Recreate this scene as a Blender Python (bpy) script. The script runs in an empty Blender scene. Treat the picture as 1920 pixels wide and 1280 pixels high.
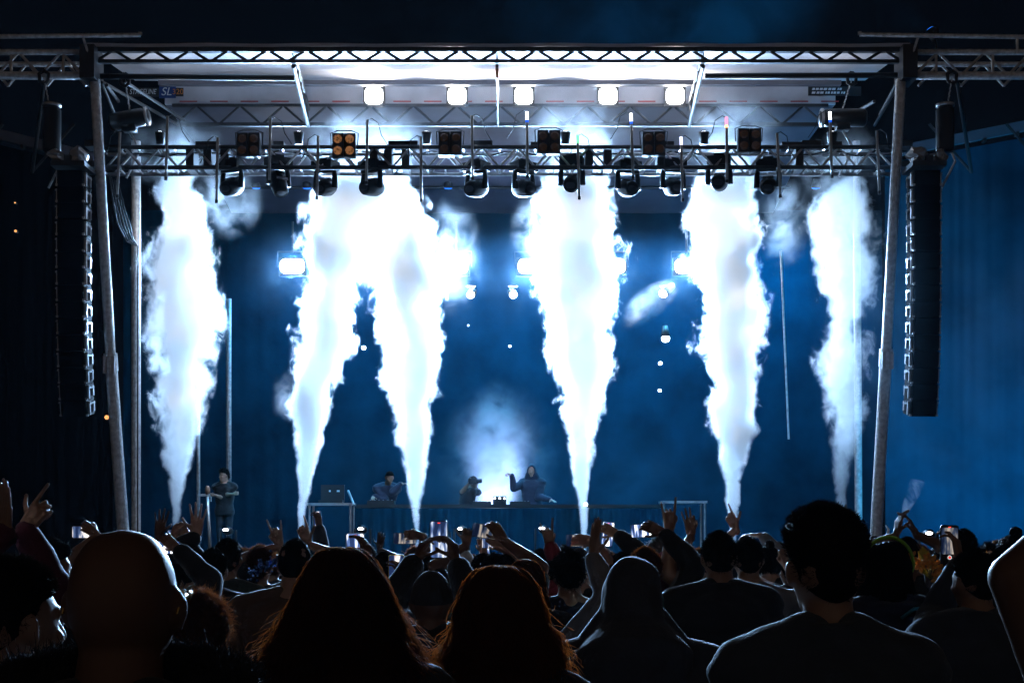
import bpy, math, random
import numpy as np
from mathutils import Vector, Matrix, noise

# ------------------------------------------------------------------ camera, world, exposure
sc = bpy.context.scene
rnd = random.Random(7)
nrs = np.random.RandomState(11)
cam = bpy.data.cameras.new('camera')
co = bpy.data.objects.new('camera', cam)
sc.collection.objects.link(co)
EYE = 1.8
co.location = (0, 0, EYE)
co.rotation_euler = (math.radians(90), 0, 0)
cam.lens = 50; cam.sensor_width = 36
cam.shift_y = (990-640)/1920
cam.clip_end = 600
sc.camera = co
w = bpy.data.worlds.new('World'); sc.world = w; w.use_nodes = True
bg = w.node_tree.nodes['Background']
bg.inputs[0].default_value = (0.42, 0.42, 0.55, 1)
bg.inputs[1].default_value = 1.0
wn = w.node_tree      # night sky: near black over the stage, added warm fill glow from behind the audience
wtc = wn.nodes.new('ShaderNodeTexCoord'); wsp = wn.nodes.new('ShaderNodeSeparateXYZ'); wmr = wn.nodes.new('ShaderNodeMapRange'); wmx = wn.nodes.new('ShaderNodeMix')
wmx.data_type = 'RGBA'; wmx.inputs[6].default_value = (.0010, .0016, .0030, 1); wmx.inputs[7].default_value = (.044, .034, .027, 1)
wmr.inputs[1].default_value = .05; wmr.inputs[2].default_value = -.75
wn.links.new(wtc.outputs['Generated'], wsp.inputs[0]); wn.links.new(wsp.outputs['Y'], wmr.inputs[0]); wn.links.new(wmr.outputs[0], wmx.inputs[0]); wn.links.new(wmx.outputs[2], bg.inputs[0])
sc.view_settings.view_transform = 'Standard'
sc.view_settings.look = 'None'
sc.view_settings.exposure = 0
sc.cycles.use_denoising = True
sc.cycles.volume_bounces = 5
sc.cycles.use_adaptive_sampling = True
sc.cycles.adaptive_threshold = .03
sc.cycles.adaptive_min_samples = 16
sc.cycles.volume_step_rate = .35
sc.cycles.max_bounces = 8
sc.cycles.sample_clamp_indirect = 8

F = 2667.0
def W(px, py, Y):
    return Vector(((px-960)*Y/F, Y, EYE+(990-py)*Y/F))

# ------------------------------------------------------------------ materials
def pmat(name, col, rough=.6, metal=0.0, bump=0, bscale=40, var=0, vscale=3, sheen=0):
    m = bpy.data.materials.new(name); m.use_nodes = True
    nt = m.node_tree; b = nt.nodes['Principled BSDF']
    b.inputs['Base Color'].default_value = (*col, 1)
    b.inputs['Roughness'].default_value = rough
    b.inputs['Metallic'].default_value = metal
    if sheen:
        b.inputs['Sheen Weight'].default_value = sheen
    if var:
        tc = nt.nodes.new('ShaderNodeTexCoord')
        n = nt.nodes.new('ShaderNodeTexNoise'); n.inputs['Scale'].default_value = vscale; n.inputs['Detail'].default_value = 6
        mp = nt.nodes.new('ShaderNodeMapRange'); mp.inputs[1].default_value = .3; mp.inputs[2].default_value = .7
        mp.inputs[3].default_value = 1-var; mp.inputs[4].default_value = 1+var
        mx = nt.nodes.new('ShaderNodeMix'); mx.data_type = 'RGBA'; mx.blend_type = 'MULTIPLY'; mx.inputs[0].default_value = 1
        mx.inputs[6].default_value = (*col, 1)
        nt.links.new(tc.outputs['Object'], n.inputs['Vector'])
        nt.links.new(n.outputs[0], mp.inputs[0]); nt.links.new(mp.outputs[0], mx.inputs[7]); nt.links.new(mx.outputs[2], b.inputs['Base Color'])
    if bump:
        tc2 = nt.nodes.new('ShaderNodeTexCoord')
        n2 = nt.nodes.new('ShaderNodeTexNoise'); n2.inputs['Scale'].default_value = bscale; n2.inputs['Detail'].default_value = 4
        bp = nt.nodes.new('ShaderNodeBump'); bp.inputs['Strength'].default_value = bump; bp.inputs['Distance'].default_value = .01
        nt.links.new(tc2.outputs['Object'], n2.inputs['Vector']); nt.links.new(n2.outputs[0], bp.inputs['Height']); nt.links.new(bp.outputs[0], b.inputs['Normal'])
    return m
def emat(name, col, strength):
    m = bpy.data.materials.new(name); m.use_nodes = True
    nt = m.node_tree; nt.nodes.clear()
    o = nt.nodes.new('ShaderNodeOutputMaterial'); e = nt.nodes.new('ShaderNodeEmission')
    e.inputs[0].default_value = (*col, 1); e.inputs[1].default_value = strength
    nt.links.new(e.outputs[0], o.inputs['Surface'])
    return m
def vmat(name, dens, aniso, col=(1, 1, 1), noisy=None, soft=False):
    m = bpy.data.materials.new(name); m.use_nodes = True; nt = m.node_tree; nt.nodes.clear()
    out = nt.nodes.new('ShaderNodeOutputMaterial'); v = nt.nodes.new('ShaderNodeVolumePrincipled')
    v.inputs['Color'].default_value = (*col, 1); v.inputs['Density'].default_value = dens; v.inputs['Anisotropy'].default_value = aniso
    nt.links.new(v.outputs[0], out.inputs['Volume'])
    if noisy:
        sca, lo, hi = noisy
        tc = nt.nodes.new('ShaderNodeTexCoord'); n = nt.nodes.new('ShaderNodeTexNoise')
        n.inputs['Scale'].default_value = sca; n.inputs['Detail'].default_value = 5; n.inputs['Roughness'].default_value = .62
        n.inputs['Distortion'].default_value = .6
        mp = nt.nodes.new('ShaderNodeMapRange'); mp.interpolation_type = 'SMOOTHSTEP'
        mp.inputs[1].default_value = lo; mp.inputs[2].default_value = hi; mp.inputs[3].default_value = 0; mp.inputs[4].default_value = dens
        nt.links.new(n.outputs[0], mp.inputs[0])
        if soft:      # unit-sphere object: density fades to nothing towards its outline
            gm = nt.nodes.new('ShaderNodeNewGeometry'); nt.links.new(gm.outputs['Position'], n.inputs['Vector'])
            ln = nt.nodes.new('ShaderNodeVectorMath'); ln.operation = 'LENGTH'; nt.links.new(tc.outputs['Object'], ln.inputs[0])
            fr = nt.nodes.new('ShaderNodeMapRange'); fr.interpolation_type = 'SMOOTHSTEP'; fr.inputs[1].default_value = 1.0; fr.inputs[2].default_value = .15; fr.inputs[3].default_value = 0; fr.inputs[4].default_value = 1
            nt.links.new(ln.outputs['Value'], fr.inputs[0])
            mu = nt.nodes.new('ShaderNodeMath'); mu.operation = 'MULTIPLY'; nt.links.new(fr.outputs[0], mu.inputs[0]); nt.links.new(mp.outputs[0], mu.inputs[1]); nt.links.new(mu.outputs[0], v.inputs['Density'])
        else:
            nt.links.new(tc.outputs['Object'], n.inputs['Vector']); nt.links.new(mp.outputs[0], v.inputs['Density'])
    return m
def hairmat(name, col, trans):
    m = bpy.data.materials.new(name); m.use_nodes = True; nt = m.node_tree
    b = nt.nodes['Principled BSDF']; b.inputs['Base Color'].default_value = (*col, 1); b.inputs['Roughness'].default_value = .6; b.inputs['Specular IOR Level'].default_value = .3
    t = nt.nodes.new('ShaderNodeBsdfTranslucent'); t.inputs[0].default_value = (*trans, 1)
    mx = nt.nodes.new('ShaderNodeMixShader'); mx.inputs[0].default_value = .65
    nt.links.new(b.outputs[0], mx.inputs[1]); nt.links.new(t.outputs[0], mx.inputs[2]); nt.links.new(mx.outputs[0], nt.nodes['Material Output'].inputs['Surface'])
    return m
M = {}
M['asphalt'] = pmat('asphalt', (.04, .04, .042), .85, bump=.4, var=.3)
M['black_cloth'] = pmat('black_cloth', (.035, .035, .038), .85, bump=.3, bscale=25, var=.25)
M['drape'] = pmat('drape', (.0015, .025, .046), .9, bump=.3, bscale=12, var=.35, vscale=1.3)  # blue of the stage light put into the cloth colour
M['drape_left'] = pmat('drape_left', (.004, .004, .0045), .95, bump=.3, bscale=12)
M['drape_lit_blue'] = pmat('drape_lit_blue', (.003, .050, .086), .9, bump=.4, bscale=9, var=.3, vscale=1.1)  # side cloth with the blue wash of light mixed into its colour
for n_ in ('drape', 'drape_left', 'drape_lit_blue', 'black_cloth'): M[n_].node_tree.nodes['Principled BSDF'].inputs['Specular IOR Level'].default_value = .04
M['tarp'] = pmat('white_tarp', (.62, .62, .66), .55, bump=.25, bscale=9, var=.14, vscale=2.2)
M['grey_panel'] = pmat('grey_panel', (.11, .11, .135), .55, var=.2, vscale=1.6)
M['alu'] = pmat('aluminium', (.55, .55, .56), .38, .85, var=.25, vscale=9)
M['steel'] = pmat('galvanised_steel', (.72, .72, .72), .42, .35, var=.3, vscale=14, bump=.15)
M['dark_metal'] = pmat('dark_metal', (.035, .035, .038), .5, .3)
M['black_plastic'] = pmat('black_plastic', (.012, .012, .013), .42)
M['speaker_black'] = pmat('speaker_black', (.004, .004, .0045), .85)
M['speaker_black'].node_tree.nodes['Principled BSDF'].inputs['Specular IOR Level'].default_value = .1
M['lamp_black'] = pmat('lamp_black', (.006, .006, .007), .5)
M['lamp_black'].node_tree.nodes['Principled BSDF'].inputs['Specular IOR Level'].default_value = .25
M['rubber'] = pmat('rubber', (.015, .015, .016), .7)
M['grey_plastic'] = pmat('grey_plastic', (.25, .25, .26), .4)
M['tube'] = pmat('frosted_tube', (.36, .33, .30), .35)
M['lens'] = pmat('lens_glass', (.02, .022, .03), .35)
M['deck'] = pmat('deck_ply', (.05, .045, .04), .6, var=.3)
M['red_tape'] = pmat('red_tape', (.45, .03, .03), .5)
M['sign_black'] = pmat('sign_black', (.02, .02, .022), .5)
M['sign_blue'] = pmat('sign_blue', (.01, .05, .22), .5)
M['sign_white'] = pmat('sign_white', (.8, .8, .8), .5)
M['sign_orange'] = pmat('sign_orange', (.75, .25, .05), .5)
M['wood'] = pmat('orange_wood', (.45, .17, .06), .6)
M['plastic_wrap'] = pmat('plastic_wrap', (.5, .5, .5), .15, .4, bump=.8, bscale=18)

# ------------------------------------------------------------------ mesh helpers
class MB:
    """collects shapes, then links them as ONE mesh object"""
    def __init__(s): s.v = []; s.f = []; s.n = 0
    def add(s, vs, fs):
        vs = np.asarray(vs, dtype=float)
        s.v.append(vs); n = s.n
        s.f.extend([tuple(i+n for i in f) for f in fs]); s.n += len(vs)
        return s
    def box(s, c, d, R=None):
        c = np.array(c, float); h = np.array(d, float)/2
        vs = np.array([(i*h[0], j*h[1], k*h[2]) for i in (-1, 1) for j in (-1, 1) for k in (-1, 1)])
        if R is not None: vs = vs @ np.array(R).T
        return s.add(vs+c, [(0, 1, 3, 2), (4, 6, 7, 5), (0, 4, 5, 1), (2, 3, 7, 6), (0, 2, 6, 4), (1, 5, 7, 3)])
    def path(s, pts, rads, n=10, cap=True):
        pts = [np.array(p, float) for p in pts]
        if not hasattr(rads, '__len__'): rads = [rads]*len(pts)
        vs = []; prev = None
        for i, p in enumerate(pts):
            d = pts[min(i+1, len(pts)-1)]-pts[max(i-1, 0)]
            L = np.linalg.norm(d); d = d/L if L > 1e-9 else np.array((0, 0, 1.))
            if prev is None:
                a = np.array((1., 0, 0)) if abs(d[0]) < .8 else np.array((0, 1., 0))
            else: a = prev
            a = a-d*a.dot(d); a /= np.linalg.norm(a); b = np.cross(d, a); prev = a
            for k in range(n):
                t = 2*math.pi*k/n
                vs.append(p+rads[i]*(math.cos(t)*a+math.sin(t)*b))
        fs = []
        for i in range(len(pts)-1):
            for k in range(n):
                k2 = (k+1) % n
                fs.append((i*n+k, i*n+k2, (i+1)*n+k2, (i+1)*n+k))
        if cap:
            fs.append(tuple(range(n))[::-1]); fs.append(tuple((len(pts)-1)*n+k for k in range(n)))
        return s.add(vs, fs)
    def tube(s, a, b, r, n=10): return s.path([a, b], [r, r], n)
    def caps(s, a, b, r0, r1, n=12):
        a = np.array(a, float); b = np.array(b, float); d = b-a; L = np.linalg.norm(d); d = d/max(L, 1e-6)
        pts = []; rs = []
        for t in (1.0, .9, .65, .3):
            pts.append(a-d*r0*t); rs.append(max(r0*math.sqrt(max(0, 1-t*t)), r0*.06))
        for t in (0, .5, 1): pts.append(a+d*L*t); rs.append(r0+(r1-r0)*t)
        for t in (.3, .65, .9, 1.0):
            pts.append(b+d*r1*t); rs.append(max(r1*math.sqrt(max(0, 1-t*t)), r1*.06))
        return s.path(pts, rs, n)
    def ell(s, c, r, R=None, nu=20, nv=12):
        c = np.array(c, float); r = np.array(r, float)
        vs = [np.array((0, 0, r[2]))]
        for i in range(1, nv):
            th = math.pi*i/nv
            for j in range(nu):
                ph = 2*math.pi*j/nu
                vs.append(np.array((r[0]*math.sin(th)*math.cos(ph), r[1]*math.sin(th)*math.sin(ph), r[2]*math.cos(th))))
        vs.append(np.array((0, 0, -r[2]))); vs = np.array(vs)
        if R is not None: vs = vs @ np.array(R).T
        fs = [(0, 1+j, 1+(j+1) % nu) for j in range(nu)]
        for i in range(nv-2):
            for j in range(nu):
                a = 1+i*nu+j; b = 1+i*nu+(j+1) % nu
                fs.append((a, a+nu, b+nu, b))
        last = len(vs)-1
        fs += [(last, 1+(nv-2)*nu+(j+1) % nu, 1+(nv-2)*nu+j) for j in range(nu)]
        return s.add(vs+c, fs)
    def loft(s, rings, n=24, e=2.0):
        vs = []
        for (c, rx, ry) in rings:
            for k in range(n):
                t = 2*math.pi*k/n; ct, st = math.cos(t), math.sin(t)
                vs.append((c[0]+rx*math.copysign(abs(ct)**(2/e), ct), c[1]+ry*math.copysign(abs(st)**(2/e), st), c[2]))
        fs = []
        for i in range(len(rings)-1):
            for k in range(n):
                k2 = (k+1) % n
                fs.append((i*n+k, i*n+k2, (i+1)*n+k2, (i+1)*n+k))
        fs.append(tuple(range(n))[::-1]); fs.append(tuple((len(rings)-1)*n+k for k in range(n)))
        return s.add(vs, fs)
    def grid(s, P, closed_u=False):
        """P: (a,b,3) grid of points"""
        a, b = P.shape[:2]
        fs = []
        for i in range(a-1):
            for j in range(b if closed_u else b-1):
                j2 = (j+1) % b
                fs.append((i*b+j, i*b+j2, (i+1)*b+j2, (i+1)*b+j))
        return s.add(P.reshape(-1, 3), fs)
    def verts(s): return np.concatenate(s.v) if s.v else np.zeros((0, 3))
    def build(s, name, mat, parent=None, smooth=False, origin=None):
        V = s.verts()
        if origin is not None: V = V-np.array(origin)
        me = bpy.data.meshes.new(name); me.from_pydata(V.tolist(), [], s.f); me.update()
        if smooth: me.polygons.foreach_set('use_smooth', [True]*len(me.polygons))
        return link(name, me, mat, parent)
def link(name, me, mat, parent=None):
    o = bpy.data.objects.new(name, me); sc.collection.objects.link(o)
    if mat is not None:
        for m_ in (mat if isinstance(mat, (list, tuple)) else [mat]): me.materials.append(m_)
    if parent: o.parent = parent
    return o
def tag(o, label=None, cat=None, group=None, kind=None):
    if label: o['label'] = label
    if cat: o['category'] = cat
    if group: o['group'] = group
    if kind: o['kind'] = kind
    return o
def empty(name, loc, label, cat, group=None):
    o = bpy.data.objects.new(name, None); sc.collection.objects.link(o); o.location = loc; o.empty_display_size = .2
    return tag(o, label, cat, group)
def copy_thing(o, loc, label=None, parent=None):
    c = o.copy(); sc.collection.objects.link(c)
    if parent: c.parent = parent
    else: c.location = loc
    if label: c['label'] = label
    for ch in o.children: copy_thing(ch, None, None, c)
    return c
def mesh_from_arrays(name, V, Fq):
    """fast mesh from (n,3) verts and (m,k) faces"""
    me = bpy.data.meshes.new(name)
    k = Fq.shape[1]; m = len(Fq)
    me.vertices.add(len(V)); me.vertices.foreach_set('co', V.astype(np.float32).ravel())
    me.loops.add(m*k); me.loops.foreach_set('vertex_index', Fq.astype(np.int32).ravel())
    me.polygons.add(m); me.polygons.foreach_set('loop_start', np.arange(0, m*k, k, dtype=np.int32))
    me.polygons.foreach_set('use_smooth', np.ones(m, dtype=bool))
    me.update(calc_edges=True); me.validate()
    return me
def strands(P, r0, r1):
    """P (N,K,3) -> 3-sided tapered hairs, (verts, quads)"""
    N, K, _ = P.shape
    D = np.gradient(P, axis=1); D /= np.linalg.norm(D, axis=2, keepdims=True)+1e-9
    a = np.cross(D, nrs.normal(size=(N, 1, 3))); a /= np.linalg.norm(a, axis=2, keepdims=True)+1e-9
    b = np.cross(D, a)
    R = np.linspace(r0, r1, K)[None, :, None]
    V = np.stack([P+R*(math.cos(t)*a+math.sin(t)*b) for t in (0, 2.094, 4.189)], axis=2)  # N,K,3,3
    idx = np.arange(N*K*3).reshape(N, K, 3)
    q = []
    for s_ in range(3):
        s2 = (s_+1) % 3
        q.append(np.stack([idx[:, :-1, s_], idx[:, :-1, s2], idx[:, 1:, s2], idx[:, 1:, s_]], axis=-1).reshape(-1, 4))
    return V.reshape(-1, 3), np.concatenate(q)
def rrect(w_, h_, r, n=5):
    pts = []
    for cx, cy, a0 in ((w_/2-r, h_/2-r, 0), (-w_/2+r, h_/2-r, 90), (-w_/2+r, -h_/2+r, 180), (w_/2-r, -h_/2+r, 270)):
        for i in range(n+1):
            a = math.radians(a0+90*i/n); pts.append((cx+r*math.cos(a), cy+r*math.sin(a)))
    return pts
def prism(mb, pts, y0, y1):
    n = len(pts); vs = [(x, y0, z) for x, z in pts]+[(x, y1, z) for x, z in pts]
    mb.add(vs, [tuple(range(n)), tuple(range(2*n-1, n-1, -1))]+[(i, i+n, (i+1) % n+n, (i+1) % n) for i in range(n)])
def lamp(kind, name, loc, to, power, col=(1, 1, 1), size=.1, size_y=None, spot=40, spread=180, blend=.5, parent=None):
    l = bpy.data.lights.new(name, kind); l.energy = power; l.color = col
    if kind == 'AREA':
        l.size = size; l.spread = math.radians(spread)
        if size_y: l.shape = 'RECTANGLE'; l.size_y = size_y
    if kind == 'SPOT':
        l.spot_size = math.radians(spot); l.shadow_soft_size = size; l.spot_blend = blend
    if kind == 'POINT': l.shadow_soft_size = size
    o = bpy.data.objects.new(name, l); sc.collection.objects.link(o)
    loc = Vector(loc)
    o.rotation_euler = (Vector(to)-loc).to_track_quat('-Z', 'Y').to_euler()
    if parent:
        o.parent = parent; o.location = loc-parent.location
    else: o.location = loc
    return o

# ------------------------------------------------------------------ ground
g = MB(); g.box((0, 40, -.1), (110, 120, .2)); tag(g.build('ground', M['asphalt']), 'dark asphalt ground under the crowd', 'ground', kind='structure')
hz = MB(); hz.box((0, 40, 5.25), (114, 124, 12.9))
HAZE = .00006
tag(hz.build('haze', vmat('haze_air', HAZE, .35, (.45, .75, 1))), 'thin stage haze filling the night air', 'haze', kind='stuff')  # part of the blue light sits in the haze colour

DECK = 1.3
SX = -.2      # stage centre line
# ------------------------------------------------------------------ the stage
def truss_web(mb, a, b, za, zb, y, n, r, both=True):
    for i in range(n):
        x0 = a+(b-a)*i/n; x1 = a+(b-a)*(i+.5)/n; x2 = a+(b-a)*(i+1)/n
        mb.tube((x0, y, zb), (x1, y, za), r, 8); mb.tube((x1, y, za), (x2, y, zb), r, 8)
stage = empty('mobile_stage', (SX, 25, 0), 'big open mobile stage with white roof on leaning steel columns', 'stage')
so = stage.location
def spart(name, mb, mat, smooth=False, parent=None, origin=None):
    return mb.build(name, mat, parent or stage, smooth, origin=so)
m = MB(); m.box((SX, 25.8, DECK-.1), (12.6, 8.6, .2)); spart('deck', m, M['deck'])
m = MB()
P = np.array([[(SX-6.3+12.6*i/240, 21.46+.03*math.sin(i*1.1), z) for i in range(241)] for z in (.01, .5, 1.18)])
m.grid(P); m.grid(P[:, ::-1]+np.array((0, .015, 0))); spart('skirt', m, M['black_cloth'])
# roof: front tarp wing, fascia of the roof body, underside, rear wing
ZF = W(0, 95, 21.5).z; ZFA = W(0, 157, 24.2).z; ZFB = W(0, 195, 24.2).z
xl, xr = W(165, 0, 21.5).x, W(1705, 0, 21.5).x
def slab(m, x0, x1, y0, z0, y1, z1, th, nx=40, ny=6, sag=0):
    top = np.zeros((ny+1, nx+1, 3)); 
    for i in range(ny+1):
        for j in range(nx+1):
            u = i/ny; v = j/nx
            s_ = sag*(math.sin(v*math.pi*7)**2*.5+.5*math.sin(u*math.pi))
            top[i, j] = (x0+(x1-x0)*v, y0+(y1-y0)*u, z0+(z1-z0)*u-s_)
    bot = top-np.array((0, 0, th))
    m.grid(top); m.grid(bot[:, ::-1])
    for A, B in ((top[0], bot[0]), (bot[-1], top[-1])): m.grid(np.stack([B, A]))
    for A, B in ((top[:, 0], bot[:, 0]), (bot[:, -1], top[:, -1])): m.grid(np.stack([A, B]))
m = MB(); slab(m, xl, xr, 21.45, ZF+.1, 24.19, ZFA+.1, .05, sag=.03); spart('roof_canopy', m, M['tarp'], True)
m = MB(); m.box(((xl+xr)/2, 24.24, (ZFA+ZFB)/2), (xr-xl-1.0, .06, ZFA-ZFB)); spart('fascia', m, M['tarp'])
m = MB(); slab(m, xl+.5, xr-.5, 24.28, ZFB+.05, 26.9, ZFB+.02, .05); spart('roof_underside', m, M['grey_panel'])
m = MB(); slab(m, xl+.5, xr-.5, 26.92, ZFB+.02, 30.2, ZFB-.55, .05, sag=.02); spart('rear_canopy', m, M['grey_panel'], True)
# dashed red tape along the fascia bottom
m = MB()
for i in range(22):
    x = xl+.9+i*.52
    m.box((x, 24.205, ZFB+.045), (.30, .006, .018))
spart('reflective_tape', m, M['red_tape'])
# purlins under the tarp
m = MB(); z = W(0, 160, 23.4).z; m.box(((xl+xr)/2, 23.4, z+.03), (xr-xl-1.2, .12, .07)); spart('purlin', m, M['grey_panel'])
# front truss
m = MB(); zt = W(0, 94, 21.5).z; zb = W(0, 116, 21.5).z
m.box(((xl+xr)/2, 21.5, zt), (xr-xl, .09, .07)); m.box(((xl+xr)/2, 21.5, zb), (xr-xl-.1, .08, .05)); spart('roof_beam', m, M['dark_metal'])
m = MB(); truss_web(m, xl+.1, xr-.1, zt, zb, 21.5, 21, .022); spart('roof_lattice', m, M['dark_metal'])
# mid truss
m = MB(); zt2 = W(0, 198, 24.1).z; zb2 = W(0, 234, 24.1).z
m.box((SX, 24.1, zt2), (xr-xl-1.3, .05, .05)); m.box((SX, 24.1, zb2), (xr-xl-1.4, .07, .06)); spart('roof_beam', m, M['dark_metal'])
m = MB(); truss_web(m, xl+.7, xr-.7, zt2, zb2, 24.1, 15, .02); spart('roof_lattice', m, M['dark_metal'])
# depth ribs
for px0, px1, mat in ((550, 578, 'dark_metal'), (1318, 1292, 'dark_metal'), (932, 934, 'dark_metal')):
    m = MB(); a = W(px0, 97, 21.55); b = W(px1, 236, 24.1)
    a2 = a+Vector((0, 0, -.02)); b2 = W(px1, 205, 24.1)
    wdt = .07 if px0 != 932 else .04
    m.path([a, b2], wdt/2, 8); m.path([a+Vector((0, 0, -.22)), b], wdt/2, 8)
    for i in range(5):
        t0 = i/5; t1 = (i+.5)/5; t2 = (i+1)/5
        A = a+Vector((0, 0, -.22)); m.tube(A.lerp(b, t0), a.lerp(b2, t1), .018, 6); m.tube(a.lerp(b2, t1), A.lerp(b, t2), .018, 6)
    spart('roof_rib', m, M[mat])
m = MB(); a = W(932, 122, 21.7); m.box((a.x, 21.62, a.z-.09), (.05, .03, .27)); spart('wooden_batten', m, M['wood'])
# cross pipes
for p0, p1, Yp in (((172, 143), (552, 147), 21.6), ((1322, 143), (1702, 141), 21.6)):
    m = MB(); m.tube(W(*p0, Yp), W(*p1, Yp), .042, 14); spart('cross_pipe', m, M['dark_metal'], True)
# diagonal braces to the columns
for pts in (((185, 150, 21.6), (330, 232, 24.0)), ((232, 152, 21.6), (345, 225, 24)), ((1690, 150, 21.6), (1640, 235, 24)), ((1640, 190, 21.7), (1560, 235, 24)),
            ((190, 155, 21.6), (215, 215, 22.4)), ((200, 160, 21.6), (222, 190, 22.8)), ((1680, 160, 21.6), (1650, 215, 22.5))):
    m = MB(); m.tube(W(*pts[0]), W(*pts[1]), .026, 8); spart('brace', m, M['dark_metal'])
# columns
def column(top, bot, Yc, r, collar=None):
    m = MB(); a = W(*top, Yc); b = W(*bot, Yc); t = (b.z-0)/(a.z-b.z); base = b+(b-a)*t
    if collar:
        c = W(*collar, Yc); m.tube(a, c, r*.92, 20); m.tube(c, base, r*1.08, 20); m.tube(c+(a-c).normalized()*.14, c-(a-c).normalized()*.12, r*1.22, 20)
    else: m.tube(a, base, r, 20)
    o = spart('column', m, M['steel'], False)
    m = MB(); m.box((base.x, Yc, .03), (.5, .5, .06)); m.build('base_plate', M['dark_metal'], o, origin=so)
    if collar:
        m = MB()
        for dx in (-.06, .06): m.box((c.x+dx, Yc-r*1.2, c.z-.04), (.05, .05, .26))
        m.build('clamp', M['alu'], o, origin=so)
    return o
column((178, 150), (232, 985), 21.5, .083, (208, 680))
column((1689, 150), (1643, 985), 21.5, .083, (1661, 672))
column((255, 265), (255, 985), 23.3, .075)
column((1606, 265), (1610, 985), 23.3, .06)
# thin masts at the rear of the stage
for px, y0, y1, Ym, r in ((429, 560, 1000, 27.4, .05), (372, 700, 1000, 27.6, .035)):
    m = MB(); a = W(px, y0, Ym); b = W(px, y1, Ym); b.z = DECK; m.tube(a, b, r, 12); spart('rear_mast', m, M['steel'], True)
m = MB(); m.tube(W(1464, 470, 27), W(1479, 823, 27), .02, 8); spart('hanging_pole', m, M['steel'])
# backdrop cloth
m = MB()
def cloth_grid(x0, x1, Yb, z0, z1, amp, freq, seed):
    n = int(abs(x1-x0)*16)
    return np.array([[(x0+(x1-x0)*i/n, Yb+amp*.35*math.sin(i*freq+seed+2.2*math.sin(i*.13))+amp*noise.noise(Vector((i*.09, z*.25, 3)))+amp*.4*noise.noise(Vector((i*.5, z*.4, 7))), z) for i in range(n+1)] for z in np.linspace(z0, z1, 9)])
P = cloth_grid(-8.2, 7.8, 30.0, DECK-.1, 8.5, .012, .9, 0)
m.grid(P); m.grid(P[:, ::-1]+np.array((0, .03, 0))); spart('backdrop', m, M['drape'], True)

# lighting truss: hangs below the roof between the front columns
YT = 21.75
lt = empty('lighting_truss', (SX, YT, 7), 'long black box truss carrying the stage lamps', 'truss')
zt = W(0, 276, YT).z; zb = W(0, 314, YT).z; x0 = W(187, 0, YT).x; x1 = W(1686, 0, YT).x
for (y, z, r) in ((YT, zt, .034), (YT, zb, .034), (YT+.42, zt, .03), (YT+.42, zb, .03)):
    m = MB(); m.tube((x0, y, z), (x1, y, z), r, 12); m.build('chord', M['alu'] if y > YT else M['dark_metal'], lt, True, origin=lt.location)
m = MB(); truss_web(m, x0+.1, x1-.1, zt, zb, YT, 22, .018); truss_web(m, x0+.1, x1-.1, zt, zb, YT+.42, 22, .02)
for i in range(45):
    x = x0+(x1-x0)*i/44; m.tube((x, YT, zt), (x, YT+.42, zt), .014, 6); m.tube((x, YT, zb), (x, YT+.42, zb), .014, 6)
m.build('lattice', M['alu'], lt, origin=lt.location)
for px in (355, 388, 420, 700, 727, 760, 1105, 1140, 1240, 1500):
    p = W(px, 294, YT); m = MB(); m.box((p.x, YT+.2, (zt+zb)/2), (.12, .36, zt-zb+.04)); m.build('gusset', M['dark_metal'], lt, origin=lt.location)
for px in (180, 1690):
    p = W(px, 0, YT)
    for z in (zt, zb): m = MB(); m.box((p.x, YT-.08, z), (.22, .3, .09)); m.build('bracket', M['black_plastic'], lt, origin=lt.location)
# clutter of dimmer boxes and cable looms along the truss
rr = random.Random(3)
for px, wd in ((385, .35), (745, .3), (520, .16), (770, .2), (905, .3), (1010, .25), (1490, .35), (1525, .3), (1570, .2), (1250, .25)):
    p = W(px, 272, YT); m = MB(); m.box((p.x, YT+.2, zt+.06+rr.random()*.03), (wd, .2, .1)); m.build('power_box', M['black_plastic'], lt, origin=lt.location)
m = MB()
for k in range(10):
    xa = x0+.4+k*1.2; n = 16
    pts = [(xa+1.15*i/n, YT+.05+.05*math.sin(i+k), zt-.05-.12*math.sin(math.pi*i/n)*(0.5+rr.random()*.1)) for i in range(n+1)]
    m.path(pts, .012, 6)
m.build('cable_loom', M['rubber'], lt, True, origin=lt.location)

# ------------------------------------------------------------------ lamps on the truss
ORD = ['first', 'second', 'third', 'fourth', 'fifth', 'sixth', 'seventh', 'eighth', 'ninth', 'tenth', 'eleventh', 'twelfth', 'thirteenth', 'fourteenth', 'fifteenth', 'sixteenth']
def make_head():
    t = empty('moving_head', (0, 0, 0), 'x', 'stage lamp', 'moving heads hanging under the lighting truss')
    m = MB(); m.box((0, 0, -.07), (.36, .26, .13)); m.box((0, 0, .02), (.16, .08, .06)); m.build('base', M['lamp_black'], t)
    m = MB(); m.box((0, 0, -.155), (.33, .12, .04))
    for s_ in (-1, 1): m.path([(s_*.155, 0, -.15), (s_*.17, 0, -.25), (s_*.165, 0, -.42)], [.035, .04, .05], 10)
    m.build('yoke', M['lamp_black'], t, True)
    m = MB()
    m.path([(0, .20, 0), (0, .19, 0), (0, .10, 0), (0, -.05, 0), (0, -.17, 0), (0, -.19, 0), (0, -.175, 0)], [.06, .10, .132, .13, .112, .10, .09], 22)
    for k in range(5): m.box((0, .02+.03*k, .128), (.16, .012, .02))
    h = m.build('lamp_head', M['lamp_black'], t, True); h.location = (0, 0, -.40)
    m = MB(); m.path([(0, -.177, 0), (0, -.186, 0)], [.088, .07], 20); m.build('lens', M['lens'], h, True)
    m = MB(); m.box((.0, .0, .132), (.2, .05, .015)); m.build('trim', M['dark_metal'], h)
    return t
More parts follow.
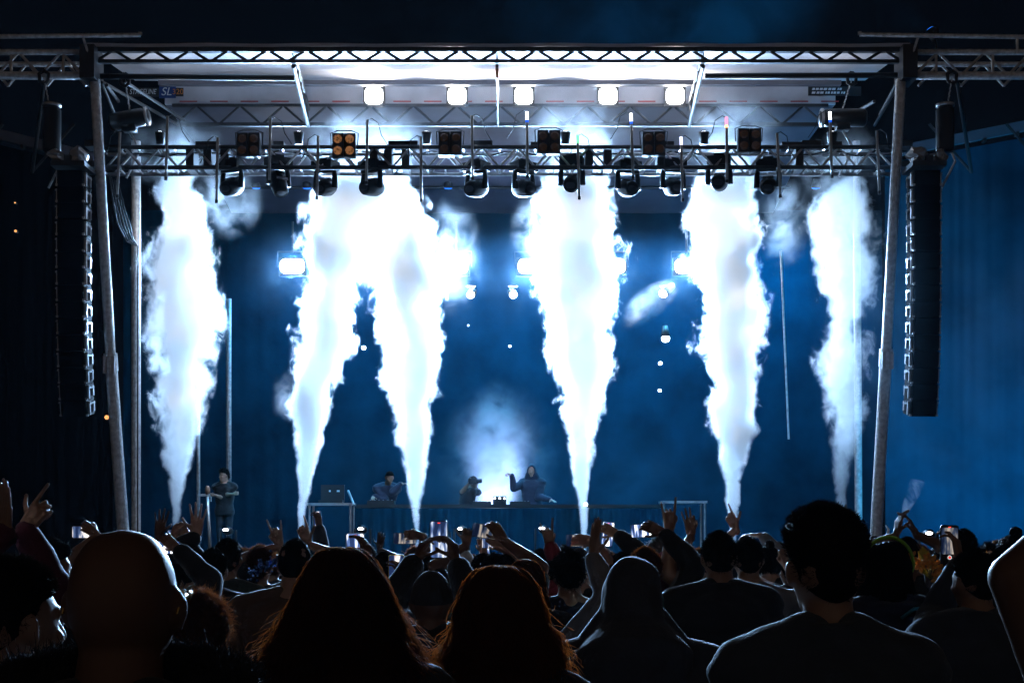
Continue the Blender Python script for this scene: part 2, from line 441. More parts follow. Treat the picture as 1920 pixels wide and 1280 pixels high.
heads = [(435, 296, 25, 20), (522, 290, -40, 60), (610, 297, 25, 15), (697, 297, 35, 10), (893, 299, 35, 12), (982, 299, -35, 12), (1072, 290, 10, 20), (1177, 298, -20, 15), (1262, 296, -15, 15), (1348, 288, 12, 10), (1440, 294, 12, 20)]
proto = None
for i, (px, py, pan, tilt) in enumerate(heads):
    loc = W(px, py+6, YT+.12)
    lab = '%s moving head lamp from the left, hanging under the truss' % ORD[i]
    if proto is None: proto = make_head(); o = proto; o.location = loc; o['label'] = lab
    else: o = copy_thing(proto, loc, lab)
    o.rotation_euler = (0, 0, math.radians(-pan))
    for ch in o.children:
        if ch.name.startswith('lamp_head'): ch.rotation_euler = (math.radians(tilt), 0, 0)
def make_blinder(mat):
    t = empty('blinder', (0, 0, 0), 'x', 'stage lamp', 'four-lamp blinders along the lighting truss')
    m = MB()
    for s_ in (-1, 1):
        m.box((s_*.09, .03, 0), (.17, .12, .36)); m.box((s_*.09, -.04, 0), (.165, .02, .35))
    m.box((0, .05, 0), (.1, .08, .3)); m.build('housing', M['black_plastic'], t)
    m = MB(); m.path([(-.2, .05, 0), (-.21, .05, .2), (-.1, .05, .24), (.1, .05, .24), (.21, .05, .2), (.2, .05, 0)], .009, 6); m.build('yoke', M['black_plastic'], t)
    for sx in (-1, 1):
        for sz in (-1, 1):
            m = MB(); c = np.array((sx*.09, -.052, sz*.087)); n = 18
            m.path([c+(0, 0, 0), c+(0, -.008, 0)], [.066, .066], n); m.path([c+(0, -.009, 0), c+(0, -.014, 0), c+(0, -.016, 0)], [.06, .04, .01], n)
            m.build('lamp', mat, t, True)
    return t
def lampglass(name, col, st):
    m = bpy.data.materials.new(name); m.use_nodes = True; nt = m.node_tree; b = nt.nodes['Principled BSDF']
    b.inputs['Base Color'].default_value = (.07, .055, .05, 1); b.inputs['Roughness'].default_value = .2; b.inputs['Metallic'].default_value = .7
    vo = nt.nodes.new('ShaderNodeTexVoronoi'); vo.inputs['Scale'].default_value = 26
    tc = nt.nodes.new('ShaderNodeTexCoord'); nt.links.new(tc.outputs['Object'], vo.inputs['Vector'])
    mp = nt.nodes.new('ShaderNodeMapRange'); mp.inputs[1].default_value = .1; mp.inputs[2].default_value = .6; mp.inputs[3].default_value = st*.15; mp.inputs[4].default_value = st
    nt.links.new(vo.outputs[0], mp.inputs[0]); nt.links.new(mp.outputs[0], b.inputs['Emission Strength']); b.inputs['Emission Color'].default_value = (*col, 1)
    return m
bl_d = make_blinder(lampglass('blinder_lamp_dim', (1, .5, .25), .01))
bl_g = make_blinder(lampglass('blinder_lamp_glow', (1, .42, .14), .22))
BLAB = ['four-lamp blinder furthest left on the truss, faintly warm', 'four-lamp blinder glowing orange, second from the left', 'dark four-lamp blinder left of the roof centre, third from the left',
        'dark four-lamp blinder just right of the roof centre', 'blue-hazed four-lamp blinder second from the right', 'blue-hazed four-lamp blinder furthest right on the truss']
for i, (px, py) in enumerate(((466, 272), (645, 273), (844, 270), (1029, 267), (1226, 270), (1405, 264))):
    loc = W(px, py, YT-.14)
    if i == 1: bl_g.location = loc; bl_g['label'] = BLAB[i]
    elif i == 0: bl_d.location = loc; bl_d['label'] = BLAB[i]
    else: copy_thing(bl_d, loc, BLAB[i])
tubes = [(225, 248, 220, 365, 0), (314, 218, 311, 332, 0), (408, 258, 406, 375, 0), (507, 222, 505, 338, 0), (597, 255, 594, 368, 0), (689, 225, 687, 340, 0), (789, 257, 790, 373, 0),
         (885, 217, 886, 332, 0), (988, 210, 989, 328, 'white'), (1083, 254, 1086, 368, 'green'), (1183, 213, 1187, 330, 'white'), (1277, 257, 1280, 372, 'violet'), (1362, 220, 1363, 337, 'pink'),
         (1457, 250, 1463, 365, 0), (1556, 210, 1560, 328, 'white'), (1644, 245, 1649, 358, 0)]
TIP = {'white': emat('tip_white', (.85, .9, 1), 5), 'green': emat('tip_green', (.2, 1, .4), 1.6), 'violet': emat('tip_violet', (.6, .6, 1), 3), 'pink': emat('tip_pink', (1, .25, .4), 2)}
M['tip_orange'] = emat('tip_orange', (1, .5, .2), 3)
M['tip_blue'] = emat('tip_blue', (.02, .15, 1), 1.2)
for i, (xa, ya, xb, yb, tip) in enumerate(tubes):
    Yt = YT-.2
    a = W(xa, ya, Yt); b = W(xb, yb, Yt)
    t = empty('pixel_tube', (a+b)/2, '%s upright pixel tube from the left%s' % (ORD[i], (' with a %s lit tip' % tip) if tip else ', unlit'), 'light tube', 'upright pixel tubes along the truss')
    d = (b-a).normalized()
    m = MB(); s_ = a+d*.12 if tip else a
    m.path([s_, b], .021, 10); m.build('tube_body', M['tube'], t, True, origin=t.location)
    m = MB(); m.path([b, b+d*.05], .024, 10); m.build('end_cap', M['black_plastic'], t, origin=t.location); m = MB(); m.box(a.lerp(b, .55)+Vector((0, .06, 0)), (.03, .12, .05)); m.build('clamp', M['black_plastic'], t, origin=t.location)
    if tip:
        m = MB(); m.path([a, s_], .023, 10); m.build('lit_tip', TIP[tip], t, True, origin=t.location)
        if tip in ('white', 'pink'):
            m = MB(); m.path([s_, s_+d*.04], .024, 10); m.build('lit_ring', M['tip_blue'] if tip == 'white' else M['tip_orange'], t, True, origin=t.location)
    m = MB(); c0 = a; sg = 1 if i % 2 else -1
    m.path([c0+Vector((0, .02, 0)), c0+Vector((sg*.06, .03, .03)), c0+Vector((sg*.16, .06, -.03)), c0+Vector((sg*.2, .1, -.2)), c0+Vector((sg*.3, .15, -.35))], .007, 6)
    m.build('cable', M['rubber'], t, True, origin=t.location)

# ------------------------------------------------------------------ wing trusses and pipes beside the roof
def wing(label, pxs, s_):
    a, b = pxs; Yw = 21.4
    t = empty('wing_truss', W((a+b)/2, 120, Yw), label, 'truss', 'wing trusses beside the stage roof')
    xa, xb = W(a, 0, Yw).x, W(b, 0, Yw).x; z1 = W(0, 98, Yw).z; z0 = W(0, 142, Yw).z
    m = MB(); m.tube((xa, Yw, z1), (xb, Yw, z1), .045, 12); m.tube((xa, Yw, z0), (xb, Yw, z0), .06, 14); m.tube((xa, Yw+.5, z1-.02), (xb, Yw+.5, z1-.02), .04, 10); m.build('chord', M['steel'], t, True, origin=t.location)
    m = MB(); n = 7; truss_web(m, min(xa, xb)+.1, max(xa, xb)-.1, z1, z0, Yw, n, .022); m.build('lattice', M['alu'], t, origin=t.location); m = MB(); truss_web(m, min(xa, xb)+.3, max(xa, xb)-.2, z1, z0, Yw+.5, n, .022)
    for i in range(6):
        x = xa+(xb-xa)*(i+.5)/6; m.tube((x, Yw, z1), (x, Yw, z0), .022, 8)
    m.build('lattice', M['alu'], t, origin=t.location)
    m = MB()
    for i in range(4):
        x = xa+(xb-xa)*(i+.4)/4; m.tube((x, Yw+.1, z0), (x+s_*.9, Yw+2.2, z0-.9), .03, 8); m.tube((x+s_*.9, Yw+2.2, z0-.9), (x+s_*.2, Yw+2.2, z0-.1), .025, 8)
    m.build('brace', M['dark_metal'], t, origin=t.location)
    m = MB(); m.box((xb, Yw+.1, (z1+z0)/2), (.22, .5, .5)); m.build('corner_block', M['dark_metal'], t, origin=t.location)
wing('steel truss wing reaching left from the roof corner', (-420, 168), -1)
wing('steel truss wing reaching right from the roof corner', (2340, 1702), 1)
for lab, p0, p1, st in (('thin handrail pipe above the left truss wing', (-420, 73), (263, 66), (155, 68)), ('thin handrail pipe above the right truss wing', (2340, 76), (1612, 65), (1722, 68))):
    t = empty('top_pipe', W(*p0, 21.2), lab, 'pipe')
    m = MB(); m.tube(W(*p0, 21.2), W(*p1, 21.2), .032, 10); m.build('pipe', M['steel'], t, True, origin=t.location)
    m = MB(); e = W(st[0]+(14 if st[0] < 900 else -14), 112, 21.3); m.tube(W(*st, 21.2), e, .02, 8); m.build('stay', M['steel'], t, origin=t.location)
    for k in (.25, .7):
        q = W(*p0, 21.2).lerp(W(*st, 21.2), k); m = MB(); m.tube(q, q-Vector((0, 0, .25)), .02, 8); m.build('stay', M['steel'], t, origin=t.location)
    q = W(*p1, 21.2); m = MB(); m.tube(q, q+Vector((0, 0, .04)), .03, 8); m.build('end_stop', M['steel'], t, origin=t.location)
# flat sloping beams carrying the side drapes
for lab, p0, p1 in (('grey flat beam sloping up to the left edge', (178, 297), (-300, 178)), ('blue-lit flat beam sloping up to the right edge', (1690, 282), (2240, 174))):
    a = W(*p0, 24); b = W(*p1, 24); d = (b-a).normalized(); n = Vector((0, 0, 1))-d*d.z; n.normalize()
    m = MB(); hw = n*.085; y = Vector((0, .05, 0))
    m.add([a+hw-y, a-hw-y, b-hw-y, b+hw-y, a+hw+y, a-hw+y, b-hw+y, b+hw+y], [(0, 1, 2, 3), (7, 6, 5, 4), (0, 4, 5, 1), (3, 2, 6, 7), (0, 3, 7, 4), (1, 5, 6, 2)])
    t = empty('drape_beam', a, lab, 'beam'); m.build('beam', M['grey_panel'], t, origin=t.location)
    m = MB()
    for k in range(9):
        q = a.lerp(b, (k+.5)/9); m.box(q-n*.11, (.05, .12, .06))
    m.build('hook', M['dark_metal'], t, origin=t.location)
# side drapes under those beams
def drape(lab, x0, x1, Yd, z1a, z1b, dm):
    n = 150; zs = np.linspace(0, 1, 10)
    P = np.zeros((10, n+1, 3))
    for a_, u in enumerate(zs):
        for i in range(n+1):
            v = i/n; zt_ = z1a+(z1b-z1a)*v
            P[a_, i] = (x0+(x1-x0)*v, Yd+.005*math.sin(i*.85+1.6*math.sin(i*.17)+.8*noise.noise(Vector((i*.11, u*2, x0))))+.03*noise.noise(Vector((i*.06, u*1.5, x0)))+.008*noise.noise(Vector((i*.4, u*3, 1))), .02+(zt_-.02)*u)
    m = MB(); m.grid(P); m.grid(P[:, ::-1]+np.array((0, .03, 0)))
    return tag(m.build('side_drape', M[dm], None, True), lab, 'drape')
zl0 = W(0, 300, 24).z-.1
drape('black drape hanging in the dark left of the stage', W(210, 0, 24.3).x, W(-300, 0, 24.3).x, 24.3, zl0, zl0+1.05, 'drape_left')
drape('drape with blue light put into its cloth colour right of the stage', W(1660, 0, 24.3).x, W(2240, 0, 24.3).x, 24.3, zl0+.12, zl0+1.1, 'drape_lit_blue')
# amber indicator lamps on the left drape
amber = emat('amber_indicator', (1, .38, .12), 1.6)
ILAB = ['upper left amber indicator lamp on the left drape', 'upper right amber indicator lamp on the left drape', 'left amber indicator lamp of the second row on the drape', 'right amber indicator lamp of the second row on the drape', 'orange indicator lamp beside the leaning left column']
for lab, (px, py, r) in zip(ILAB, ((28, 380, .014), (116, 380, .02), (29, 433, .022), (115, 433, .015), (200, 782, .035))):
    p = W(px, py, 24.05 if px != 200 else 22.6); t = empty('indicator_lamp', p, lab, 'lamp', 'amber indicator lamps')
    m = MB(); m.ell(p, (r, r, r), None, 12, 8); m.build('bulb', amber, t, True, origin=p)
    m = MB(); m.box(p+Vector((0, .05, 0)), (r*1.6, .09, r*1.6)); m.build('socket', M['black_plastic'], t, origin=p)

# ------------------------------------------------------------------ hoists, line arrays, cables
def hoist(lab, c, L, R, axis, top):
    t = empty('chain_hoist', c, lab, 'hoist', 'chain hoists under the roof')
    d = Vector(axis).normalized()
    m = MB(); a = c-d*L/2; b = c+d*L/2
    m.path([a, a+d*.03, a+d*.05, b-d*.1, b-d*.09, b], [R*.8, R, R*1.03, R*1.03, R*.9, R*.75], 18); m.box(c-Vector((0, 0, R*.9)), (.2, .2, R)); m.build('motor_body', M['black_plastic'], t, True, origin=c)
    m = MB(); m.path([b-d*.06, b-d*.02], [R*1.06, R*1.06], 18); m.build('end_ring', M['alu'], t, True, origin=c)
    m = MB(); n = int((top-c).length/.05)
    for i in range(n):
        q = top.lerp(c+Vector((0, 0, R)), i/n); q2 = top.lerp(c+Vector((0, 0, R)), (i+.8)/n); m.tube(q+Vector((.008*(i % 2), 0, 0)), q2, .011, 6)
    m.build('chain', M['steel'], t, origin=c)
    m = MB(); m.path([top+Vector((0, 0, .1)), top+Vector((.07, 0, .05)), top+Vector((.06, 0, -.06)), top+Vector((0, 0, -.1)), top+Vector((-.06, 0, -.06)), top+Vector((-.07, 0, .05)), top+Vector((0, 0, .1))], .028, 8); m.build('hook', M['dark_metal'], t, True, origin=c)
    m = MB(); e = c-Vector((0, 0, R*1.5)); pts = [e, e+Vector((.08, 0, -.12)), e+Vector((.15, 0, -.3)), e+Vector((.05, 0, -.5)), e+Vector((-.05, 0, -.7))]; m.path(pts, .018, 6); m.build('slack_chain', M['steel'], t, True, origin=c)
hoist('horizontal chain hoist hung under the left roof pipe', W(243, 224, 21.9), .62, .135, (1, 0, .18), W(234, 150, 21.65))
hoist('horizontal chain hoist hung under the right roof pipe', W(1580, 221, 21.9), .72, .135, (-1, 0, 0), W(1597, 148, 21.65))
hoist('upright chain hoist above the left line array', W(97, 240, 21.2), .75, .13, (0, 0, 1), W(82, 145, 21.3))
hoist('upright chain hoist above the right line array', W(1772, 240, 21.2), .75, .13, (0, 0, 1), W(1785, 145, 21.3))
def line_array(lab, pxc, s_):
    Ya = 21.0; top = W(pxc, 318, Ya)
    t = empty('line_array', top, lab, 'loudspeaker', 'hanging line arrays')
    m = MB(); m.box(top+Vector((0, .15, .06)), (.5, .6, .07)); m.box(top+Vector((0, .1, .13)), (.1, .5, .1)); m.build('flying_frame', M['dark_metal'], t, origin=top)
    for k_, (dx, sz) in enumerate(((-s_*.2, .2), (s_*.12, .27))):
        m = MB(); q = top+Vector((dx, .02, .2))
        m.ell(q, (sz*.55, .14, sz*.5), None, 10, 7); V = m.v[0]; V += nrs.normal(scale=.02, size=V.shape); m.build('plastic_wrap', M['plastic_wrap'], t, False, origin=top)
    ang = 0.0; p = Vector((0, 0, 0))
    n = 15
    for i in range(n):
        ang = 0.012*max(0, i-4)+.018*max(0, i-10)
        R = Matrix.Rotation(ang, 3, 'X'); c = top+p+R @ Vector((0, .18, -.13))
        m = MB(); m.box(c, (.38, .42, .235), R)
        m.box(c+R @ Vector((0, -.215, 0)), (.34, .012, .2), R)
        cab = m.build('cabinet', M['speaker_black'], t, origin=top)
        for sx in (-1, 1):
            m = MB(); m.box(c+R @ Vector((sx*(-.14)+sx*.348, -.12, 0)), (.03, .06, .20), R); m.box(c+R @ Vector((sx*(-.14)+sx*.348, .10, .01)), (.03, .05, .15), R); m.box(c+R @ Vector((sx*(-.14)+sx*.35, 0, .06)), (.02, .3, .03), R); m.tube(c+R @ Vector((sx*(-.14)+sx*.34, -.15, .08)), c+R @ Vector((sx*(-.14)+sx*.375, -.15, .08)), .014, 8)
            m.box(c+R @ Vector((sx*(-.14)+sx*.337, -.2, -.1)), (.03, .04, .03), R)
            m.build('rigging', M['alu'], cab, origin=top)
        p = p+R @ Vector((0, 0, -.242))
line_array('curved black line array hanging left of the stage', 132, 1)
line_array('curved blue-tinted line array hanging right of the stage', 1738, -1)
m = MB()
for k in range(5):
    a = W(205+k*4, 330+k*3, 21.9); b = W(258, 462, 23.15); c1 = a.lerp(b, .35)+Vector((-.03+.03*k, 0, -.35)); 
    pts = [a, a.lerp(c1, .5)+Vector((0, 0, -.05)), c1, c1.lerp(b, .5)+Vector((-.02, 0, -.1+.02*k)), b, b-Vector((0, 0, 1.5)), Vector((b.x, b.y, DECK))]
    m.path(pts, .011, 6)
tag(m.build('cable_bundle', M['rubber'], None, True), 'bundle of cables swagged to the rear left column', 'cable')

# ------------------------------------------------------------------ signs on the fascia
def text_mesh(name, body, size, mat, parent, loc, shear=0.0, origin=None):
    cu = bpy.data.curves.new(name, 'FONT'); cu.body = body; cu.size = size; cu.shear = shear; cu.extrude = .002; cu.align_x = 'CENTER'; cu.align_y = 'CENTER'
    o = bpy.data.objects.new(name, cu); sc.collection.objects.link(o)
    dg = bpy.context.evaluated_depsgraph_get(); me = bpy.data.meshes.new_from_object(o.evaluated_get(dg))
    bpy.data.objects.remove(o)
    o2 = link(name, me, mat, parent); o2.rotation_euler = (math.radians(90), 0, 0); o2.location = Vector(loc)-(Vector(origin) if origin is not None else Vector())
    return o2
c = W(292, 173, 24.19); t = empty('roof_sign', c, 'black and blue name sign on the left of the roof fascia', 'sign')
m = MB(); m.box(c, (.94, .02, .14)); m.build('board', M['sign_black'], t, origin=c)
m = MB(); m.box(c+Vector((.2, -.003, .0)), (.28, .022, .2)); m.build('blue_panel', M['sign_blue'], t, origin=c)
text_mesh('lettering', 'STAGELINE', .125, M['sign_white'], t, c+Vector((-.22, -.014, 0)), .25, c).scale = (.72, 1, 1)
text_mesh('lettering', 'SL', .19, M['sign_white'], t, c+Vector((.18, -.018, 0)), .25, c)
text_mesh('lettering', '320', .13, M['sign_orange'], t, c+Vector((.38, -.016, 0)), 0, c)
c = W(1565, 171, 24.19); t = empty('roof_sign', c, 'dark sign with smudged white lines on the right of the roof fascia', 'sign')
m = MB(); m.box(c, (.9, .02, .15)); m.build('board', M['sign_black'], t, origin=c)
m = MB(); rr = random.Random(5)
for row in (.032, -.03):
    x = -.36
    while x < (.2 if row < 0 else .12):
        wd = .02+rr.random()*.04; m.box(c+Vector((x, -.012, row)), (wd, .004, .035), Matrix(((1, 0, .3), (0, 1, 0), (0, 0, 1)))); x += wd+.018
m.build('smudged_marks', M['sign_white'], t, origin=c)

# ------------------------------------------------------------------ lit stage lamps
STROBE = emat('strobe_white', (.92, .95, 1), 30)
SPW = 950
SL = 'strobe panel blazing white high at the back of the stage, %s from the left'
for i, px in enumerate((548, 698, 855, 994, 1150, 1288)):
    p = W(px, 499, 28.2)
    t = empty('strobe', p, SL % ORD[i], 'stage lamp', 'row of strobe panels at the back')
    m = MB(); m.box(p+Vector((0, .09, 0)), (.54, .14, .36)); m.build('housing', M['black_plastic'], t, origin=p)
    m = MB(); prism(m, [(x+p.x, z+p.z) for x, z in rrect(.47, .28, .11, 8)], p.y-.01, p.y+.01); m.build('lit_panel', STROBE, t, origin=p)
    m = MB(); m.path([p+Vector((-.3, .08, 0)), p+Vector((-.3, .08, .3)), p+Vector((.3, .08, .3)), p+Vector((.3, .08, 0))], .015, 6); m.tube(p+Vector((0, .08, .3)), p+Vector((0, .08, .9)), .02, 6); m.build('bracket', M['dark_metal'], t, origin=p)
    lamp('AREA', 'strobe_light', p-Vector((0, .05, 0)), (p.x*.6, 6, 1.5), SPW, (.36, .62, 1), .46, .27, spread=75, parent=t)
FL = emat('flood_white', (.95, .95, 1), 14)
FLB = 'white flood lamp glaring under the roof fascia, %s from the left'
FPW = 52
for i, px in enumerate((701, 857, 982, 1140, 1266)):
    p = W(px, 180, 24.0)
    t = empty('flood_lamp', p, FLB % ORD[i], 'stage lamp', 'row of flood lamps under the fascia')
    m = MB(); m.box(p+Vector((0, .08, 0)), (.36, .1, .34)); m.build('housing', M['black_plastic'], t, origin=p)
    m = MB(); prism(m, [(x+p.x, z+p.z) for x, z in rrect(.30, .27, .07, 6)], p.y-.01, p.y+.01); m.build('lit_panel', FL, t, origin=p)
    lamp('AREA', 'flood_light', p-Vector((0, .04, 0)), p+Vector((0, -1, .7)), FPW, (1, .97, .97), .31, .29, spread=150, parent=t)
spotm = emat('beam_lens', (.9, .95, 1), 25)
small = [(883, 552, 27.5, .075, 'left one of the two small round spots at mid stage', (-.3, -1, -.5), 60), (962, 552, 27.5, .075, 'right one of the two small round spots at mid stage', (.3, -1, -.5), 60),
         (1245, 549, 27.5, .085, 'round spot throwing a white beam left at stage right', (-.9, -.35, -.75), 350), (1248, 633, 27.5, .08, 'oval spot pointing down at stage right', (0, -.3, -1), 60),
         (1238, 681, 28.5, .035, 'upper of two tiny round spots at stage right', (0, -1, 0), 0), (1237, 732, 28.5, .03, 'lower of two tiny round spots at stage right', (0, -1, 0), 0),
         (682, 652, 28.5, .04, 'tiny round spot between the second and third smoke jets', (0, -1, 0), 0), (956, 649, 28.5, .022, 'tiny pinpoint lamp above the central glow', (0, -1, 0), 0),
         (878, 610, 28.5, .012, 'faint pinpoint lamp left of the central glow', (0, -1, 0), 0), (1098, 945, 25.5, .035, 'pinpoint lamp on the stage floor right of the booth', (0, -1, 0), 0)]
for px, py, Ys, r, lab, d, pw in small:
    p = W(px, py, Ys); d = Vector(d).normalized()
    t = empty('spot_lamp', p, lab, 'stage lamp')
    m = MB(); m.path([p+d*.0, p-d*.04, p-d*r*3], [r, r*1.15, r*.7], 16); m.build('can', M['black_plastic'], t, True, origin=p)
    m = MB(); m.ell(p+d*.012, (r, r, r*.92), None, 16, 10); m.build('lens', spotm, t, True, origin=p)
    if pw: lamp('SPOT', 'spot_light', p+d*.15, p+d, pw, (.85, .92, 1), .04, spot=26 if pw < 100 else 22, blend=.6, parent=t)
# bar lamps above the small spots
for i, (px, lab) in enumerate(((883, 'short lit bar above the left small spot'), (962, 'short lit bar above the right small spot'), (1246, 'short lit bar above the beam spot at stage right'))):
    p = W(px, 537, 27.5); t = empty('bar_lamp', p, lab, 'stage lamp')
    m = MB(); m.box(p, (.16, .02, .016)); m.build('lit_bar', spotm, t, origin=p); m = MB(); m.box(p+Vector((0, .03, .02)), (.2, .04, .03)); m.build('housing', M['black_plastic'], t, origin=p)
# blue wash lamps on a bar at the back
BLUE = (.001, .43, .95)
bluelens = emat('blue_lens', (.02, .2, 1), 2)
BW = 3.6
rb = empty('rear_lamp_bar', W(930, 352, 28.6), 'dark lamp bar spanning the back of the stage', 'bar')
m = MB(); m.tube((-6, 28.6, W(0, 352, 28.6).z), (5.6, 28.6, W(0, 352, 28.6).z), .03, 10); m.build('bar', M['dark_metal'], rb, origin=rb.location)
for i, (px, pw) in enumerate(((480, 40), (575, 200), (700, 260), (840, 300), (980, 300), (1120, 320), (1260, 360), (1400, 360), (1530, 360))):
    p = W(px, 352, 28.5); t = empty('wash_lamp', p, '%s blue wash lamp from the left on the rear bar' % ORD[i], 'stage lamp', 'blue wash lamps on the rear bar')
    m = MB(); m.path([p, p+Vector((0, -.05, .16))], [.1, .07], 14); m.build('can', M['black_plastic'], t, True, origin=p)
    m = MB(); m.path([p-Vector((0, 0, .004)), p-Vector((0, 0, .012))], [.085, .07], 14); m.build('lens', bluelens, t, True, origin=p)
    lamp('SPOT', 'wash_light', p-Vector((0, 0, .05)), (p.x, 30.0, 3.2), pw*BW, BLUE, .08, spot=120, blend=.8, parent=t)
for px, nm in ((1870, 'left'), (2010, 'right')):  # uplights added out of sight to brighten the right drape
    p = W(px, 1180, 20.4); p.z = .25; t = empty('drape_fill_lamp', p, 'blue uplight added unseen at the foot of the right side drape, %s one of two' % nm, 'stage lamp', 'added blue uplights under the right drape')
    m = MB(); m.box(p-Vector((0, 0, .12)), (.34, .3, .2)); m.build('housing', M['black_plastic'], t, origin=p)
    m = MB(); m.box(p-Vector((0, 0, .01)), (.28, .24, .02)); m.build('lens', bluelens, t, origin=p)
    lamp('SPOT', 'uplight', p+Vector((0, 0, .03)), (p.x+.5, 24.3, 4.0), 1500, BLUE, .1, spot=76, blend=.9, parent=t)
p = W(1752, 62, 22.0); t = empty('wash_lamp', p, 'blue fill lamp added on the right truss wing to light the mist', 'stage lamp')  # fill lamp added to turn the mist over the roof blue
m = MB(); m.path([p+Vector((.03, 0, -.1)), p+Vector((-.04, .03, .06))], [.07, .1], 14); m.tube(p+Vector((.03, 0, -.40)), p+Vector((.03, 0, -.08)), .02, 6); m.build('can', M['black_plastic'], t, True, origin=p)
m = MB(); m.path([p+Vector((-.041, .03, .062)), p+Vector((-.044, .032, .07))], [.085, .07], 14); m.build('lens', bluelens, t, True, origin=p)
lamp('SPOT', 'wash_light', p+Vector((-.05, .04, .1)), W(1230, -90, 26.5), 8000, BLUE, .08, spot=62, blend=.9, parent=t)
# floor spots in front of the riser
FLAB = ['left floor spot glinting on the stage deck', 'second floor spot glinting on the deck', 'third floor spot glinting on the deck, below the laptop table', 'fourth floor spot glinting on the deck, left of the booth', 'fifth floor spot glinting on the deck, right of the booth', 'floor spot glinting at the far right of the deck']
for (px, py), lab in zip(((428, 996), (680, 994), (830, 1000), (866, 994), (1018, 993), (1740, 1003)), FLAB):
    p = W(px, py, 24.5 if px < 1700 else 20.5); t = empty('floor_spot', p, lab, 'stage lamp', 'floor spots on the deck')
    m = MB(); m.box((p.x, p.y, DECK+.06), (.3, .25, .12)); m.box((p.x-.13, p.y, (DECK+p.z)/2+.03), (.03, .08, p.z-DECK)); m.box((p.x+.13, p.y, (DECK+p.z)/2+.03), (.03, .08, p.z-DECK)); m.build('base', M['black_plastic'], t, origin=p)
    m = MB(); m.path([p+Vector((0, -.13, .02)), p+Vector((0, -.1, .015)), p+Vector((0, .12, 0))], [.05, .075, .07], 16); m.build('can', M['black_plastic'], t, True, origin=p)
    m = MB(); m.ell(p+Vector((-.02, -.13, .03)), (.05, .02, .022), None, 12, 8); m.build('lens', FL, t, True, origin=p)
# fill lights added for each smoke jet: at its nozzle and before the truss
JP = 140
ROOF_FILL = 30
jets = [(329, 'leftmost', .7, (336, 340, 337)), (564, 'second', .9, (646, 622, 596)), (782, 'third', .9, (742, 765, 776)), (1095, 'fourth', 1, (1080, 1084, 1094)), (1374, 'fifth', .95, (1359, 1368, 1372)), (1577, 'rightmost', .4, (1575, 1590, 1578))]
for px, nm, k, ax in jets:
    c = W(px, 1060, 22.3); c.z = DECK
    t = empty('jet_machine', c, 'smoke jet nozzle with an added fill lamp on the stage lip, %s of the six' % nm, 'smoke machine', 'smoke jet machines along the stage lip')
    m = MB(); m.box(c+Vector((0, 0, .05)), (.3, .25, .1)); m.build('base', M['black_plastic'], t, origin=c)
    m = MB(); q = W(px, 1060, 22.85); q.z = DECK; m.path([c+Vector((0, 0, .08)), c+Vector((0, .2, .16)), c.lerp(q, .9)+Vector((0, 0, .1)), q+Vector((0, 0, .12))], .03, 8); m.build('nozzle', M['alu'], t, True, origin=c)
    m = MB(); e = c+Vector((0, -.15, .13)); m.path([e-Vector((0, .03, .08)), e], [.06, .08], 14); m.build('lamp', M['black_plastic'], t, True, origin=c)
    lamp('SPOT', 'jet_fill_light', e+Vector((0, 0, .02)), W(ax[0], 430, 22.95), JP*k*3.5, (1, .97, .95), .06, spot=17, blend=.8, parent=t)
    for dx, aim, pw, cone in ((-60, 420, .7, 50), (60, 420, .7, 50), (75, 720, 2.0, 40), (-75, 560, 1.2, 40)):
        xa_ = ax[0] if aim < 500 else ax[1] if aim < 650 else ax[2]
        a = W(xa_+dx, 388, 21.4)
        lamp('SPOT', 'plume_fill_light', a, W(xa_, aim, 22.9), JP*k*pw, (1, .98, .97), .08, spot=cone, blend=.7)
# added fill lights: cans brightening the roof, blue spots tinting the booth front
for i, px in enumerate((300, 560, 800, 1060, 1320, 1560)):
    p = W(px, 268, YT+.42); t = empty('roof_fill_can', p, '%s added fill can from the left on top of the truss, brightening the roof' % ORD[i], 'stage lamp', 'added fill cans on top of the truss')
    m = MB(); m.path([p+Vector((0, 0, -.02)), p+Vector((0, 0, .14)), p+Vector((0, 0, .16))], [.06, .08, .085], 14); m.build('can', M['black_plastic'], t, True, origin=p)
    m = MB(); m.path([p+Vector((0, 0, .162)), p+Vector((0, 0, .168))], [.07, .06], 14); m.build('lens', FL, t, True, origin=p)
    lamp('SPOT', 'roof_fill_light', p+Vector((0, 0, .18)), (p.x, p.y-.25, p.z+2), ROOF_FILL*(1.5 if 500 < px < 1400 else .8), (.93, .95, 1), .08, spot=165, blend=.6, parent=t)
for px, tx in ((522, 640), (893, 780), (982, 960), (1177, 1120), (1262, 1300), (435, 480), (1440, 1480)):
    lamp('SPOT', 'blue_fill_light', W(px, 380, YT+.25), W(tx, 985, 25.4), 1700, BLUE, .06, spot=30, blend=.9)
